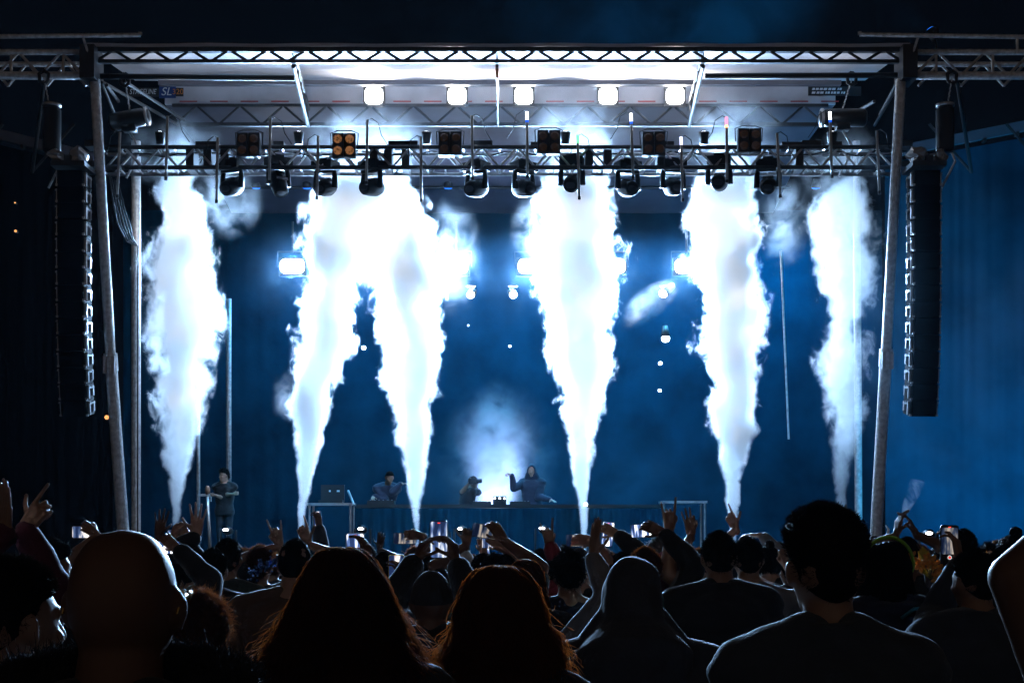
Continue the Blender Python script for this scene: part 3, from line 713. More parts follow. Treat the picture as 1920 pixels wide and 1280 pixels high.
# ------------------------------------------------------------------ smoke
SMOKE = [
 ('leftmost white smoke jet, beside the rear left column', 22.85, 7,
  [(1060, 324, 334), (995, 320, 338), (950, 317, 345), (900, 308, 355), (850, 300, 370), (800, 293, 378), (750, 285, 388), (700, 280, 395), (650, 272, 398), (600, 268, 418), (550, 270, 412), (500, 268, 402), (460, 270, 410), (420, 275, 395), (380, 275, 385), (345, 285, 360), (320, 300, 345)]),
 ('second white smoke jet from the left, joining its neighbour on top', 23.0, 10,
  [(1060, 561, 569), (1000, 558, 572), (950, 555, 578), (900, 553, 590), (850, 550, 608), (800, 547, 620), (750, 540, 630), (700, 552, 640), (650, 552, 662), (600, 557, 678), (550, 562, 685), (500, 568, 700), (450, 560, 700), (400, 568, 715), (360, 585, 730), (325, 615, 715), (300, 640, 690)]),
 ('third white smoke jet from the left, leaning outward with torn right edge', 22.8, 10,
  [(1060, 778, 787), (995, 774, 790), (950, 765, 793), (900, 757, 800), (850, 747, 808), (800, 737, 815), (750, 724, 825), (700, 717, 836), (650, 717, 836), (600, 703, 830), (550, 693, 836), (500, 688, 858), (450, 690, 828), (400, 690, 808), (360, 695, 785), (330, 705, 765), (310, 720, 750)]),
 ('tall white smoke jet just right of the stage centre', 22.85, 10,
  [(1060, 1090, 1099), (995, 1087, 1102), (950, 1083, 1105), (900, 1072, 1110), (850, 1060, 1118), (800, 1052, 1122), (750, 1047, 1138), (700, 1040, 1147), (650, 1028, 1153), (600, 1018, 1162), (550, 1004, 1165), (500, 1004, 1170), (450, 1008, 1166), (400, 1004, 1156), (360, 1000, 1148), (325, 1025, 1150), (300, 1060, 1130)]),
 ('fifth white smoke jet from the left, broad and solid', 22.9, 10,
  [(1060, 1370, 1380), (985, 1366, 1382), (950, 1360, 1388), (900, 1352, 1398), (850, 1340, 1408), (800, 1330, 1422), (750, 1320, 1422), (700, 1322, 1422), (650, 1306, 1436), (600, 1312, 1436), (550, 1301, 1434), (500, 1290, 1436), (450, 1288, 1436), (400, 1290, 1426), (350, 1294, 1424), (315, 1312, 1405), (290, 1335, 1385)]),
 ('rightmost smoke jet, thinner and blue-grey, blown to the left on top', 22.8, 2.6,
  [(1060, 1573, 1582), (960, 1565, 1590), (900, 1557, 1595), (850, 1551, 1605), (800, 1546, 1618), (750, 1542, 1622), (700, 1534, 1626), (660, 1526, 1632), (600, 1542, 1622), (550, 1534, 1648), (500, 1522, 1655), (450, 1508, 1650), (420, 1502, 1648), (380, 1524, 1645), (345, 1560, 1635), (325, 1580, 1620)]),
]
def fbm(p, o=3): return noise.fractal(p, 1.0, 2.0, o)
def hull(rows, Y, seed, res=.024, m_=150, amp=1.0, grow=0.0):
    k = Y/F
    ys = np.array([r[0] for r in rows][::-1]); xL = np.array([r[1] for r in rows][::-1])-grow; xR = np.array([r[2] for r in rows][::-1])+grow
    n = int((ys[-1]-ys[0])*k/res); V = np.zeros(((n+1)*m_, 3))
    off = Vector((seed*7.3, seed*3.1, seed*1.7)); q = 0
    for a in range(n+1):
        py = ys[-1]+(ys[0]-ys[-1])*a/n
        l = np.interp(py, ys, xL); r = np.interp(py, ys, xR)
        c = W((l+r)/2, py, Y); R = (r-l)/2*k
        e = min(a, n-a)/max(1, n*.02)
        if e < 1: R *= .15+.85*math.sqrt(1-(1-e)**2)
        f = min(1, R/.32)*amp
        for b in range(m_):
            t = 2*math.pi*b/m_
            u = Vector((math.cos(t), math.sin(t)*.85, 0)); p = c+u*R; s_ = p+off
            s_ = s_+Vector((noise.noise(s_*2.5), noise.noise(s_*2.5+Vector((5, 5, 5))), noise.noise(s_*2.5+Vector((9, 1, 3)))))*.10
            v1 = noise.voronoi(Vector((s_.x*2.4, s_.y*2.4, s_.z*1.9)))[0][0]; v2 = noise.voronoi(s_*5.5)[0][0]; v3 = noise.voronoi(s_*13)[0][0]; v4 = noise.voronoi(s_*29)[0][0]
            d = f*(.26*(.42-v1)+.15*(.45-v2)+.075*(.45-v3)+.035*(.45-v4)+.10*fbm(s_*1.4)+.05*noise.noise(s_*19))
            p = p+u*d+Vector((0, 0, f*(.10*noise.noise(s_*4)+.05*noise.noise(s_*11))))
            V[q] = p; q += 1
    i0 = np.arange(n)[:, None]*m_; b = np.arange(m_)[None, :]; b2 = (b+1) % m_
    Q = np.stack([i0+b, i0+b2, i0+m_+b2, i0+m_+b], axis=-1).reshape(-1, 4)
    # close both ends with a centre vertex each (degenerate quads)
    V = np.concatenate([V, [V[:m_].mean(0), V[-m_:].mean(0)]])
    fs = [tuple(x) for x in Q]
    cb = len(V)-2
    fs += [(cb, (j+1) % m_, j) for j in range(m_)] + [(cb+1, n*m_+j, n*m_+(j+1) % m_) for j in range(m_)]
    return V, fs
def plume_mat(name, rows, Y, base, dens, seed):
    """smoke density around a bent axis: solid inside, torn by noise towards the outline"""
    k = Y/F
    zs = [W(0, r[0], Y).z-base.z for r in rows]; z0, z1 = min(zs), max(zs)
    cs = [W((r[1]+r[2])/2, r[0], Y).x-base.x for r in rows]; Rs = [(r[2]-r[1])/2*k*.90 for r in rows]
    c0, c1 = min(cs)-.01, max(cs)+.01; Rm = max(Rs)
    m = bpy.data.materials.new(name); m.use_nodes = True; nt = m.node_tree; nt.nodes.clear()
    def math_(op, a_, b_=None, c_=None):
        n = nt.nodes.new('ShaderNodeMath'); n.operation = op
        for i, x in enumerate((a_, b_, c_)):
            if x is None: continue
            if isinstance(x, (int, float)): n.inputs[i].default_value = x
            else: nt.links.new(x, n.inputs[i])
        return n.outputs[0]
    def curve(x, pts):
        n = nt.nodes.new('ShaderNodeFloatCurve'); cu = n.mapping.curves[0]
        pts = sorted(pts)
        while len(cu.points) < len(pts): cu.points.new(.5, .5)
        for p_, (u, v) in zip(cu.points, pts): p_.location = (u, v); p_.handle_type = 'VECTOR'
        n.mapping.update(); nt.links.new(x, n.inputs['Value']); return n.outputs[0]
    tc = nt.nodes.new('ShaderNodeTexCoord'); sp = nt.nodes.new('ShaderNodeSeparateXYZ'); nt.links.new(tc.outputs['Object'], sp.inputs[0])
    zn = math_('DIVIDE', math_('SUBTRACT', sp.outputs['Z'], z0), z1-z0)
    cx = math_('MULTIPLY_ADD', curve(zn, [((z-z0)/(z1-z0), (c-c0)/(c1-c0)) for z, c in zip(zs, cs)]), c1-c0, c0)
    R = math_('MAXIMUM', math_('MULTIPLY', curve(zn, [((z-z0)/(z1-z0), r/Rm) for z, r in zip(zs, Rs)]), Rm), .02)
    ys_ = [(W(0, y_, Y).z-base.z-z0)/(z1-z0) for y_ in (1060, 960, 850, 365, 310, 262)]
    fade = curve(zn, list(zip(ys_, (.55, .8, 1, 1, .32, .06)))+[(1.0, .0)])
    dx = math_('DIVIDE', math_('SUBTRACT', sp.outputs['X'], cx), R); dy = math_('DIVIDE', sp.outputs['Y'], math_('MULTIPLY', R, .9))
    d = math_('SQRT', math_('ADD', math_('MULTIPLY', dx, dx), math_('MULTIPLY', dy, dy)))
    mp = nt.nodes.new('ShaderNodeMapping'); mp.inputs['Location'].default_value = (seed*3.1, seed*1.7, seed*.9); mp.inputs['Scale'].default_value = (1, 1, .72); nt.links.new(tc.outputs['Object'], mp.inputs[0])
    def noi(sc_, det, rough, dist):
        n = nt.nodes.new('ShaderNodeTexNoise'); n.inputs['Scale'].default_value = sc_; n.inputs['Detail'].default_value = det; n.inputs['Roughness'].default_value = rough; n.inputs['Distortion'].default_value = dist
        nt.links.new(mp.outputs[0], n.inputs['Vector']); return math_('SUBTRACT', n.outputs[0], .5)
    amp = math_('MINIMUM', math_('MULTIPLY_ADD', R, 1.9, .48), 1.1)
    nn = math_('ADD', math_('MULTIPLY', noi(1.9, 2, .5, .3), 1.9), math_('MULTIPLY', noi(5.2, 6, .66, .5), 2.1))
    t = math_('ADD', math_('MULTIPLY', math_('SUBTRACT', 1.0, d), 1.15), math_('MULTIPLY', nn, amp))
    mr = nt.nodes.new('ShaderNodeMapRange'); mr.interpolation_type = 'SMOOTHSTEP'; mr.inputs[1].default_value = .02; mr.inputs[2].default_value = .62; mr.inputs[3].default_value = 0; mr.inputs[4].default_value = dens
    nt.links.new(t, mr.inputs[0])
    v = nt.nodes.new('ShaderNodeVolumePrincipled'); v.inputs['Color'].default_value = (1, 1, 1, 1); v.inputs['Anisotropy'].default_value = .25
    nt.links.new(math_('MULTIPLY', mr.outputs[0], fade), v.inputs['Density'])
    o = nt.nodes.new('ShaderNodeOutputMaterial'); nt.links.new(v.outputs[0], o.inputs['Volume'])
    return m
VM = {}
TOPX = [(300, 375), (610, 740), (690, 780), (1040, 1150), (1320, 1410), (1560, 1640)]
for i, (lab, Y, dens, rows) in enumerate(SMOKE):
    rows = [r for r in rows if r[0] > 322]; l_, r_ = TOPX[i]
    rows = rows+[(300, l_, r_), (262, l_-12, r_+10), (225, l_-5, r_-5)]
    base = W((rows[0][1]+rows[0][2])/2, rows[0][0], Y)
    t = empty('smoke_jet', base, lab, 'smoke', 'white smoke jets along the stage front')
    dom = [(y_, (a_+b_)/2-(b_-a_)*.66-2, (a_+b_)/2+(b_-a_)*.66+2) for y_, a_, b_ in rows]
    V, fs = hull(dom, Y, i+1, res=.06, m_=56, amp=.35)
    m = MB(); m.add(V, fs); m.build('smoke_column', plume_mat('smoke_plume', rows, Y, base, dens, i+1), t, True, origin=base)
# drifting smoke where the jets hit the truss
def cloud(c, r, mat, lab, group=None, kind=None, rot=0):
    m = MB(); m.ell((0, 0, 0), (1, 1, 1), None, 32, 20)
    o = m.build('smoke_cloud', mat, None, True); o.location = c; o.scale = r; o.rotation_euler = (0, rot, 0)
    return tag(o, lab, 'smoke', group, kind)
VM['cloud'] = vmat('cloud_smoke', .8, .3, noisy=(2.4, .42, .66), soft=True)
CLOUD = [((330, 285), (120, 75), 'pale smoke drifting over the truss above the leftmost jet'), ((690, 270), (150, 85), 'pale smoke drifting over the truss above the merged pair of jets'), ((1075, 262), (120, 90), 'pale smoke drifting over the truss above the centre jet'),
         ((1375, 252), (115, 100), 'pale smoke drifting over the truss above the fifth jet'), ((1575, 320), (100, 75), 'pale smoke curling near the right column'), ((1470, 415), (60, 95), 'torn smoke scrap between the two right jets'), ((850, 480), (60, 130), 'grey smoke scrap right of the third jet'), ((425, 370), (75, 85), 'torn smoke scrap right of the leftmost jet'),
         ((1000, 440), (50, 90), 'grey smoke scrap left of the centre jet'), ((545, 745), (40, 60), 'small smoke scrap left of the second jet')]
for i, ((cx, cy), (rx, ry), lab) in enumerate(CLOUD):
    Yc = 22.6; k = Yc/F
    cloud(W(cx, cy, Yc), (rx*k, .55 if rx > 70 else .35, ry*k), VM['cloud'], lab, 'drifting smoke scraps')
k_ = 22.95/F
cloud(W(692, 425, 22.95), (88*k_, .5, 120*k_), vmat('merged_smoke', 6, .25, noisy=(3.2, .30, .56), soft=True), 'white smoke filling the gap where the second and third jets merge')
# smoke banks added to glow round the lamps, blue light put into their colour
BANK = [(W(900, 520, 27.6), (7.2, 1.7, 3.4), .009, 'misty smoke bank added for a halo round the strobe panels at the back', 1.1), (W(1000, 900, 26.6), (6.8, 1.3, 1.4), .05, 'low blue mist lying over the booth and deck', 1.1),
        (W(1870, 600, 21.0), (3.2, 1.1, 4.3), .045, 'blue mist drifting beside the right column', .9), (W(985, 190, 23.5), (4.6, .45, .55), .10, 'smoke added to glow along the flood lamps under the fascia', 1.8),
        (W(1270, 40, 26.5), (7.0, 1.6, 1.7), .08, 'dim blue mist rising above the roof', .8)]
for c, r, d, lab, sc_ in BANK:
    cloud(c, r, vmat('mist', d, .35, (.40, .72, 1), noisy=(sc_, .30, .70), soft=True), lab)
cloud(W(1216, 570, 27.25), (.72, .34, .34), vmat('beam_shaped_mist', .9, .2, noisy=(4, .3, .6), soft=True), 'mist added in the shape of the slanting beam at stage right', rot=-.66)  # extra mist cloud, shaped and turned like the light beam
# backlit glow behind the booth
VM['soft'] = vmat('soft_smoke', 2.6, .45, noisy=(2.6, .30, .66), soft=True)
cloud(W(935, 870, 27.6), (1.35, .8, 1.75), vmat('glow_mist', .8, .45, noisy=(2.2, .32, .68), soft=True), 'wide blue mist round the central glow')
cloud(W(930, 868, 27.6), (.74, .6, 1.75), VM['soft'], 'soft blue-white smoke glowing behind the booth')
cloud(W(925, 930, 27.7), (.56, .4, 1.0), VM['soft'], 'brighter core of smoke at the foot of the central glow')
p = W(928, 1036, 28.3); t = empty('floor_beam_lamp', p, 'bright lamp shining up through smoke behind the booth', 'stage lamp')
m = MB(); m.path([p+Vector((0, 0, -.15)), p], [.1, .13], 16); m.build('can', M['black_plastic'], t, True, origin=p)
m = MB(); m.path([p+Vector((0, 0, .002)), p+Vector((0, 0, .01))], [.11, .1], 16); m.build('lens', spotm, t, True, origin=p)
lamp('SPOT', 'beam_light', p+Vector((0, -.02, .03)), W(933, 800, 27.4), 3600, (.36, .52, 1), .08, spot=46, blend=.9, parent=t)
#@@PEOPLE@@
# ------------------------------------------------------------------ people
SK = {n: pmat('skin_'+n, c, .5) for n, c in (('fair', (.50, .30, .22)), ('tan', (.34, .19, .12)), ('brown', (.18, .09, .055)), ('dark', (.075, .038, .024)))}
for n_, m_ in SK.items():
    b_ = m_.node_tree.nodes['Principled BSDF']; b_.inputs['Subsurface Weight'].default_value = .12; b_.inputs['Subsurface Radius'].default_value = (.02, .008, .004)
HM = {'black': hairmat('hair_black', (.012, .010, .009), (.05, .03, .02)), 'brown': hairmat('hair_brown', (.07, .032, .015), (.5, .23, .09)),
      'ginger': hairmat('hair_auburn', (.11, .048, .02), (.62, .28, .10)), 'grey': hairmat('hair_grey', (.2, .19, .18), (.4, .38, .36)), 'pink': hairmat('hair_pink', (.25, .08, .12), (.5, .2, .26))}
CL = {n: pmat('cloth_'+n, c, .85, bump=.35, bscale=bs, var=.2, vscale=5, sheen=.15) for n, c, bs in (('black', (.012, .012, .013), 60), ('charcoal', (.035, .035, .04), 60), ('navy', (.015, .02, .045), 60), ('green', (.06, .085, .075), 80),
      ('brown', (.12, .075, .05), 60), ('grey', (.22, .22, .23), 70), ('red', (.28, .03, .04), 60), ('denim', (.035, .045, .06), 120), ('white', (.6, .6, .6), 60), ('maroon', (.09, .015, .03), 60), ('teal', (.05, .16, .16), 60))}
M['trousers'] = pmat('dark_trousers', (.02, .022, .03), .8)
M['glasses'] = pmat('gold_frame', (.6, .38, .12), .25, .9)
M['metal_band'] = pmat('metal_band', (.5, .5, .5), .25, .9)
M['cap_cloth'] = pmat('cap_cloth', (.55, .52, .47), .8, bump=.2)
M['flower'] = pmat('orange_petal', (.75, .27, .03), .6, var=.4, vscale=20); M['leaf'] = pmat('yellow_leaf', (.55, .38, .03), .6)
M['pink_plastic'] = pmat('pink_plastic', (.6, .05, .2), .4)
M['blue_tube'] = pmat('blue_tube', (.05, .35, .5), .3)
M['sequin'] = pmat('blue_sequin', (.15, .3, .8), .15, .9)
PEND = []      # voxel-remesh jobs, evaluated together
def job(mb, vox, smooth_it, cb):
    me = bpy.data.meshes.new('tmp'); me.from_pydata(mb.verts().tolist(), [], mb.f); me.update()
    o = bpy.data.objects.new('tmp', me); sc.collection.objects.link(o)
    r = o.modifiers.new('r', 'REMESH'); r.mode = 'VOXEL'; r.voxel_size = vox; r.use_smooth_shade = True
    if smooth_it:
        s_ = o.modifiers.new('s', 'SMOOTH'); s_.factor = .5; s_.iterations = smooth_it
    PEND.append((o, cb))
def run_jobs():
    dg = bpy.context.evaluated_depsgraph_get()
    for o, cb in PEND:
        me = o.evaluated_get(dg).to_mesh()
        V = np.zeros(len(me.vertices)*3); me.vertices.foreach_get('co', V); V = V.reshape(-1, 3)
        n = len(me.polygons); ls = np.zeros(n*4, dtype=np.int32)
        try:
            me.loops.foreach_get('vertex_index', ls); Q = ls.reshape(-1, 4)
        except Exception:
            Q = np.array([list(p.vertices)[:4] if len(p.vertices) >= 4 else list(p.vertices)+[p.vertices[-1]] for p in me.polygons], dtype=np.int32)
        o.evaluated_get(dg).to_mesh_clear()
        cb(V, Q)
    for o, _ in PEND:
        me = o.data; bpy.data.objects.remove(o); bpy.data.meshes.remove(me)
    PEND.clear()

FING = {  # curl per finger (pinky..index), thumb mode
 'open': ((.10, .08, .08, .12), 'out', .16), 'relax': ((.5, .45, .4, .35), 'out', .06), 'horns': ((.08, 1.45, 1.5, .08), 'across', .12), 'point': ((1.45, 1.45, 1.4, .03), 'out', .03),
 'shaka': ((.06, 1.45, 1.45, 1.4), 'out', .18), 'hold': ((.75, .7, .7, .65), 'grip', .05), 'fist': ((1.5, 1.5, 1.5, 1.5), 'across', .02), 'ok': ((.1, .2, .3, 1.05), 'grip', .14), 'flat': ((.04, .03, .03, .05), 'out', .01)}
def hand(mb, wrist, z, palm, side, pose, s=1.0):
    """adds palm, four bent fingers and a thumb; z = direction of the fingers, palm = palm normal, side = +1 right hand"""
    z = np.array(Vector(z).normalized()); y = np.array(palm, float); y = y-z*y.dot(z); y /= np.linalg.norm(y)
    x = np.cross(y, z)*1.0          # thumb side for a right hand facing forward is -x
    tx = -x*side                    # towards thumb
    o = np.array(wrist, float)
    curls, th, spread = FING[pose]
    rings = []
    def T(a, b, c): return o+s*(tx*a+y*b+z*c)
    # palm as three parallel rounded bars
    for fx in (-.027, -.009, .010, .028):
        mb.caps(T(fx*.62, 0, .005), T(fx, 0, .082), .0155*s, .0125*s, 8)
    mb.caps(T(0, 0, -.03), T(0, 0, .02), .024*s, .023*s, 10)
    mb.caps(T(.018, .006, .015), T(.034, .012, .045), .015*s, .012*s, 8)
    lens = ((.032, .021, .019), (.041, .027, .022), (.045, .030, .023), (.040, .025, .021))
    for k, fx in enumerate((-.031, -.0105, .0105, .031)):
        c = curls[k]; p = T(fx, 0, .088 if k else .082); a = 0.0; sp = spread*(k-1.5)*.9
        r = .0088 if k else .0076
        for j, L in enumerate(lens[k]):
            a += c*(.75 if j == 0 else 1.0 if j == 1 else .6)
            d = z*math.cos(a)*math.cos(sp)+y*math.sin(a)+tx*math.sin(sp)*math.cos(a)
            q = p+s*L*d; mb.caps(p, q, (r-.0006*j)*s, (r-.0006*(j+1))*s, 8); p = q
    if th == 'out': dirs = (tx*.75+z*.62+y*.2, tx*.55+z*.82+y*.2)
    elif th == 'across': dirs = (tx*.25+z*.65+y*.75, -tx*.65+z*.45+y*.5)
    else: dirs = (tx*.45+z*.6+y*.7, tx*.05+z*.75+y*.65)
    p = T(.036, .012, .04)
    for d, L, r in zip(dirs, (.036, .030), (.0105, .0092)):
        d = d/np.linalg.norm(d); q = p+s*L*d; mb.caps(p, q, r*s, (r-.001)*s, 8); p = q

def head_R(yaw, tilt, roll):
    return np.array(Matrix.Rotation(yaw, 3, 'Z') @ Matrix.Rotation(-tilt, 3, 'X') @ Matrix.Rotation(roll, 3, 'Y'))
def hair_shell(fn_outer, fn_tmax, n_phi=72, n_th=30, inner=.97):
    """closed cap around the scalp in head space: fn_outer(dir, phi, t)->radius factor"""
    RS = np.array((.0835, .102, .119))
    out = np.zeros((n_th+1, n_phi, 3)); inn = np.zeros((n_th+1, n_phi, 3))
    for j in range(n_phi):
        ph = 2*math.pi*j/n_phi; tm = fn_tmax(ph)
        for i in range(n_th+1):
            th = max(.01, tm*i/n_th)
            d = np.array((math.sin(th)*math.cos(ph), math.sin(th)*math.sin(ph), math.cos(th)))
            f = fn_outer(d, ph, i/n_th)
            out[i, j] = d*RS*f; inn[i, j] = d*RS*min(inner, f*.99)
    m = MB(); m.grid(out, True); m.grid(inn[:, ::-1], True); m.grid(np.stack([out[-1], inn[-1]])[::-1][:, ::1], True)
    return m, out
def tmax_short(ph):
    # front +Y = pi/2, back = -pi/2
    b = (1-math.sin(ph))/2          # 0 front .. 1 back
    return math.radians(56+14*min(1, b*2.2)+62*max(0, b-.42)**.8*1.45)
def nz(d, f, seed): return noise.noise(Vector(d)*f+Vector((seed*3.7, seed, 0)))
def make_hair(style, col, parent, C, R, s, seed, near, base, H):
    """hair piece in world space; returns nothing"""
    r = np.random.RandomState(seed*13+5)
    RS = np.array((.0835, .102, .119))
    def place(V): return (V*s) @ R.T+C-base
    mat = HM[col]
    if style in ('short', 'buzz', 'quiff', 'curly', 'afro', 'wavy', 'balding'):
        th = {'short': .065, 'buzz': .02, 'quiff': .05, 'curly': .18, 'afro': .50, 'wavy': .14, 'balding': .02}[style]
        am = {'short': .05, 'buzz': .008, 'quiff': .05, 'curly': .14, 'afro': .16, 'wavy': .09, 'balding': .01}[style]
        def outer(d, ph, t):
            edge = min(1, (1-t)*5+.12)
            f = 1.0+th*edge+am*edge*(nz(d, 5, seed)+.5*nz(d, 13, seed))
            if style in ('short', 'quiff', 'wavy'):
                sd_ = min(1, max(0, (d[2]+.25)/.6)); f = 1.0+(th*edge+am*edge*(nz(d, 5, seed)+.5*nz(d, 13, seed)))*(.0+1.0*sd_)-.045*(1-sd_)*min(1, abs(d[0])*1.4)
            if style == 'quiff':
                tp = min(1, max(0, (d[2]-.05)/.5)); f += tp*(.15+.07*abs(d[0])*2+.05*nz(d, 3, seed+2)+.10*max(0, d[1]))*edge
            if style in ('curly', 'afro'):
                f += am*.5*edge*(.5-noise.voronoi(Vector(d)*6+Vector((seed, 0, 0)))[0][0])
            return f
        tf = tmax_short
        if style == 'afro': tf = lambda ph: tmax_short(ph)+math.radians(16)
        m, out = hair_shell(outer, tf, 84 if near else 40, 34 if near else 16)
        V = [place(m.verts())]; fs = list(m.f); nv = len(V[0])
        N = {2: 5200, 1: 2200, 0: 420}[near]
        if style == 'buzz': N = int(N*.8)
        if style == 'balding': N = 0
        if N:
            i = r.randint(1, out.shape[0]-1, N); j = r.randint(0, out.shape[1], N)
            P0 = out[i, j]+r.normal(scale=.002, size=(N, 3)); D = P0/RS; D /= np.linalg.norm(D, axis=1, keepdims=True)
            L = {'short': .011, 'buzz': .005, 'quiff': .009, 'curly': .022, 'afro': .03, 'wavy': .022}[style]*(.5+r.rand(N)[:, None])
            K = 5 if style in ('curly', 'afro', 'wavy') else 3
            t = np.linspace(-.35, 1, K)[None, :, None]
            sw = r.normal(scale=.5 if style in ('curly', 'afro') else .28, size=(N, 3)); sw[:, 2] -= .3
            if style == 'quiff': sw[:, 2] += .3; sw[:, 1] += .2
            P = P0[:, None]+t*L[:, None]*(D[:, None]*.85+sw[:, None]*t*.7)
            if K == 5:
                a = np.cross(D, r.normal(size=(N, 3))); a /= np.linalg.norm(a, axis=1, keepdims=True); b = np.cross(D, a)
                w_ = t*7+r.rand(N)[:, None, None]*6; P = P+.006*(np.cos(w_)*a[:, None]+np.sin(w_)*b[:, None])
            th0 = .0011 if near == 2 else .0016 if near == 1 else .003
            SV, SQ = strands(P, th0, th0*.3)
            V.append(place(SV)); fs += [tuple(q+nv) for q in SQ.tolist()] if False else [(a_+nv, b_+nv, c_+nv, d_+nv) for a_, b_, c_, d_ in SQ.tolist()]
        me = bpy.data.meshes.new('hair'); me.from_pydata(np.concatenate(V).tolist(), [], fs); me.update(); me.polygons.foreach_set('use_smooth', [True]*len(me.polygons))
        link('hair', me, mat, parent)
    else:   # long styles
        P_ = {'long': (.10, .34, .05, .012, .03), 'long_wild': (.10, .36, .17, .038, .10), 'long_curly': (.12, .33, .07, .038, .10), 'bob': (.13, .16, .03, .012, .03), 'bun': (.06, .05, .0, .006, .015)}[style]
        vol, L, flare, frz, nsw = P_
        def curve(ph, k, extra, wob):
            """k 0..1 along a lock starting near the parting"""
            tot = 1.75+L/.1; a = k*tot
            th = min(a, 1.70); f = 1+vol*min(1, a/.7)+extra
            p = np.array((math.sin(th)*math.cos(ph), math.sin(th)*math.sin(ph), math.cos(th)))*RS*f
            if a > 1.70:
                u = (a-1.70)*.1; w2 = u/max(L, .01)
                p = p+np.array((math.cos(ph)*flare*w2**.8, math.sin(ph)*flare*.4*w2-.0*w2, -u))
                p[0] *= 1-.0*w2
            return p
        # dense under-layer, a thick sheet open towards the face
        a0, a1 = math.radians(150), math.radians(390)
        n1, n2 = 64, 34
        o1 = np.zeros((n2, n1, 3)); o2 = np.zeros((n2, n1, 3))
        for i in range(n2):
            for j in range(n1):
                ph = a0+(a1-a0)*j/(n1-1); k = .02+.98*i/(n2-1)
                c = curve(ph, k, -.02, 0)
                wv = 1+.10*noise.noise(Vector((ph*4, k*3, seed)))*min(1, k*2)+.05*noise.noise(Vector((ph*11, k*6, seed)))
                c2 = c.copy(); c2[:2] *= wv*((.80 if style in ('long_wild', 'long_curly') else .90)+.10*(1-min(1, k*1.6))); c2[2] += .05*k*k*noise.noise(Vector((ph*5, 3, seed)))
                o1[i, j] = c2; inn = c2.copy(); inn[:2] *= .86; inn[2] = inn[2]*.97 if k < .4 else inn[2]; o2[i, j] = inn
        m = MB(); m.grid(o1); m.grid(o2[:, ::-1])
        for A, B in ((o1[-1], o2[-1]), (o2[0], o1[0])): m.grid(np.stack([B, A]))
        for A, B in ((o1[:, 0], o2[:, 0]), (o2[:, -1], o1[:, -1])): m.grid(np.stack([A, B]))
        # full scalp cap below it
        m2, _ = hair_shell(lambda d, ph, t: 1.04+.03*min(1, (1-t)*4), tmax_short, 40, 16); m.add(m2.verts(), m2.f)
        V = [place(m.verts())]; fs = list(m.f); nv = len(V[0])
        N = {2: 9000, 1: 2600, 0: 500}[near]; K = 14
        ph = r.uniform(a0-.15, a1+.15, N); k0 = np.where(r.rand(N) < .45, r.uniform(.02, .12, N), r.uniform(.1, .7, N)); k1 = np.minimum(1.06, k0+r.uniform(.35, .8, N))
        P = np.zeros((N, K, 3)); ex = r.rand(N)**2*nsw*2
        fz = r.normal(scale=frz, size=(N, 3)); fq = r.uniform(6, 16, N); fp = r.uniform(0, 6, N)
        for q in range(N):
            for i in range(K):
                k = k0[q]+(k1[q]-k0[q])*i/(K-1)
                p = curve(ph[q], k, ex[q], 0); g_ = max(0, i/(K-1)-.25)
                wv = 1+.08*noise.noise(Vector((ph[q]*4, k*3, seed)))*min(1, k*2)
                p[:2] *= wv
                cl_ = Vector((ph[q]*7, k*5, seed+9)); c3 = Vector((ph[q]*16, k*11, seed+4))
                p = p+fz[q]*g_*g_*1.3+np.array((math.cos(fq[q]*k+fp[q]), math.sin(fq[q]*k+fp[q]), .4*math.sin(fq[q]*k*1.7)))*frz*.5*min(1, k*2)+np.array((noise.noise(cl_), noise.noise(cl_+Vector((7, 7, 7))), .5*noise.noise(cl_+Vector((3, 1, 9)))))*frz*1.5*min(1, k*2)+np.array((noise.noise(c3), noise.noise(c3+Vector((7, 7, 7))), 0))*frz*.8*min(1, k*2)
                P[q, i] = p
        th0 = .0016 if near == 2 else .0022 if near == 1 else .003
        SV, SQ = strands(P, th0, th0*.4)
        V.append(place(SV)); fs += [(a_+nv, b_+nv, c_+nv, d_+nv) for a_, b_, c_, d_ in SQ.tolist()]
        if style == 'bun':
            mb = MB()
            for q in range(60):
                t0 = r.rand()*6; rr_ = .02+.014*r.rand(); cx = np.array((0, -.05, .135)); ax = r.normal(size=3); ax /= np.linalg.norm(ax); e1 = np.cross(ax, r.normal(size=3)); e1 /= np.linalg.norm(e1); e2 = np.cross(ax, e1)
                mb.path([cx+rr_*(math.cos(t0+i*.5)*e1+math.sin(t0+i*.5)*e2) for i in range(12)], .006, 5)
            Vb = place(mb.verts()); n0 = sum(len(x) for x in V); V.append(Vb); fs += [tuple(i+n0 for i in f) for f in mb.f]
        me = bpy.data.meshes.new('hair'); me.from_pydata(np.concatenate(V).tolist(), [], fs); me.update(); me.polygons.foreach_set('use_smooth', [True]*len(me.polygons))
        link('hair', me, mat, parent)

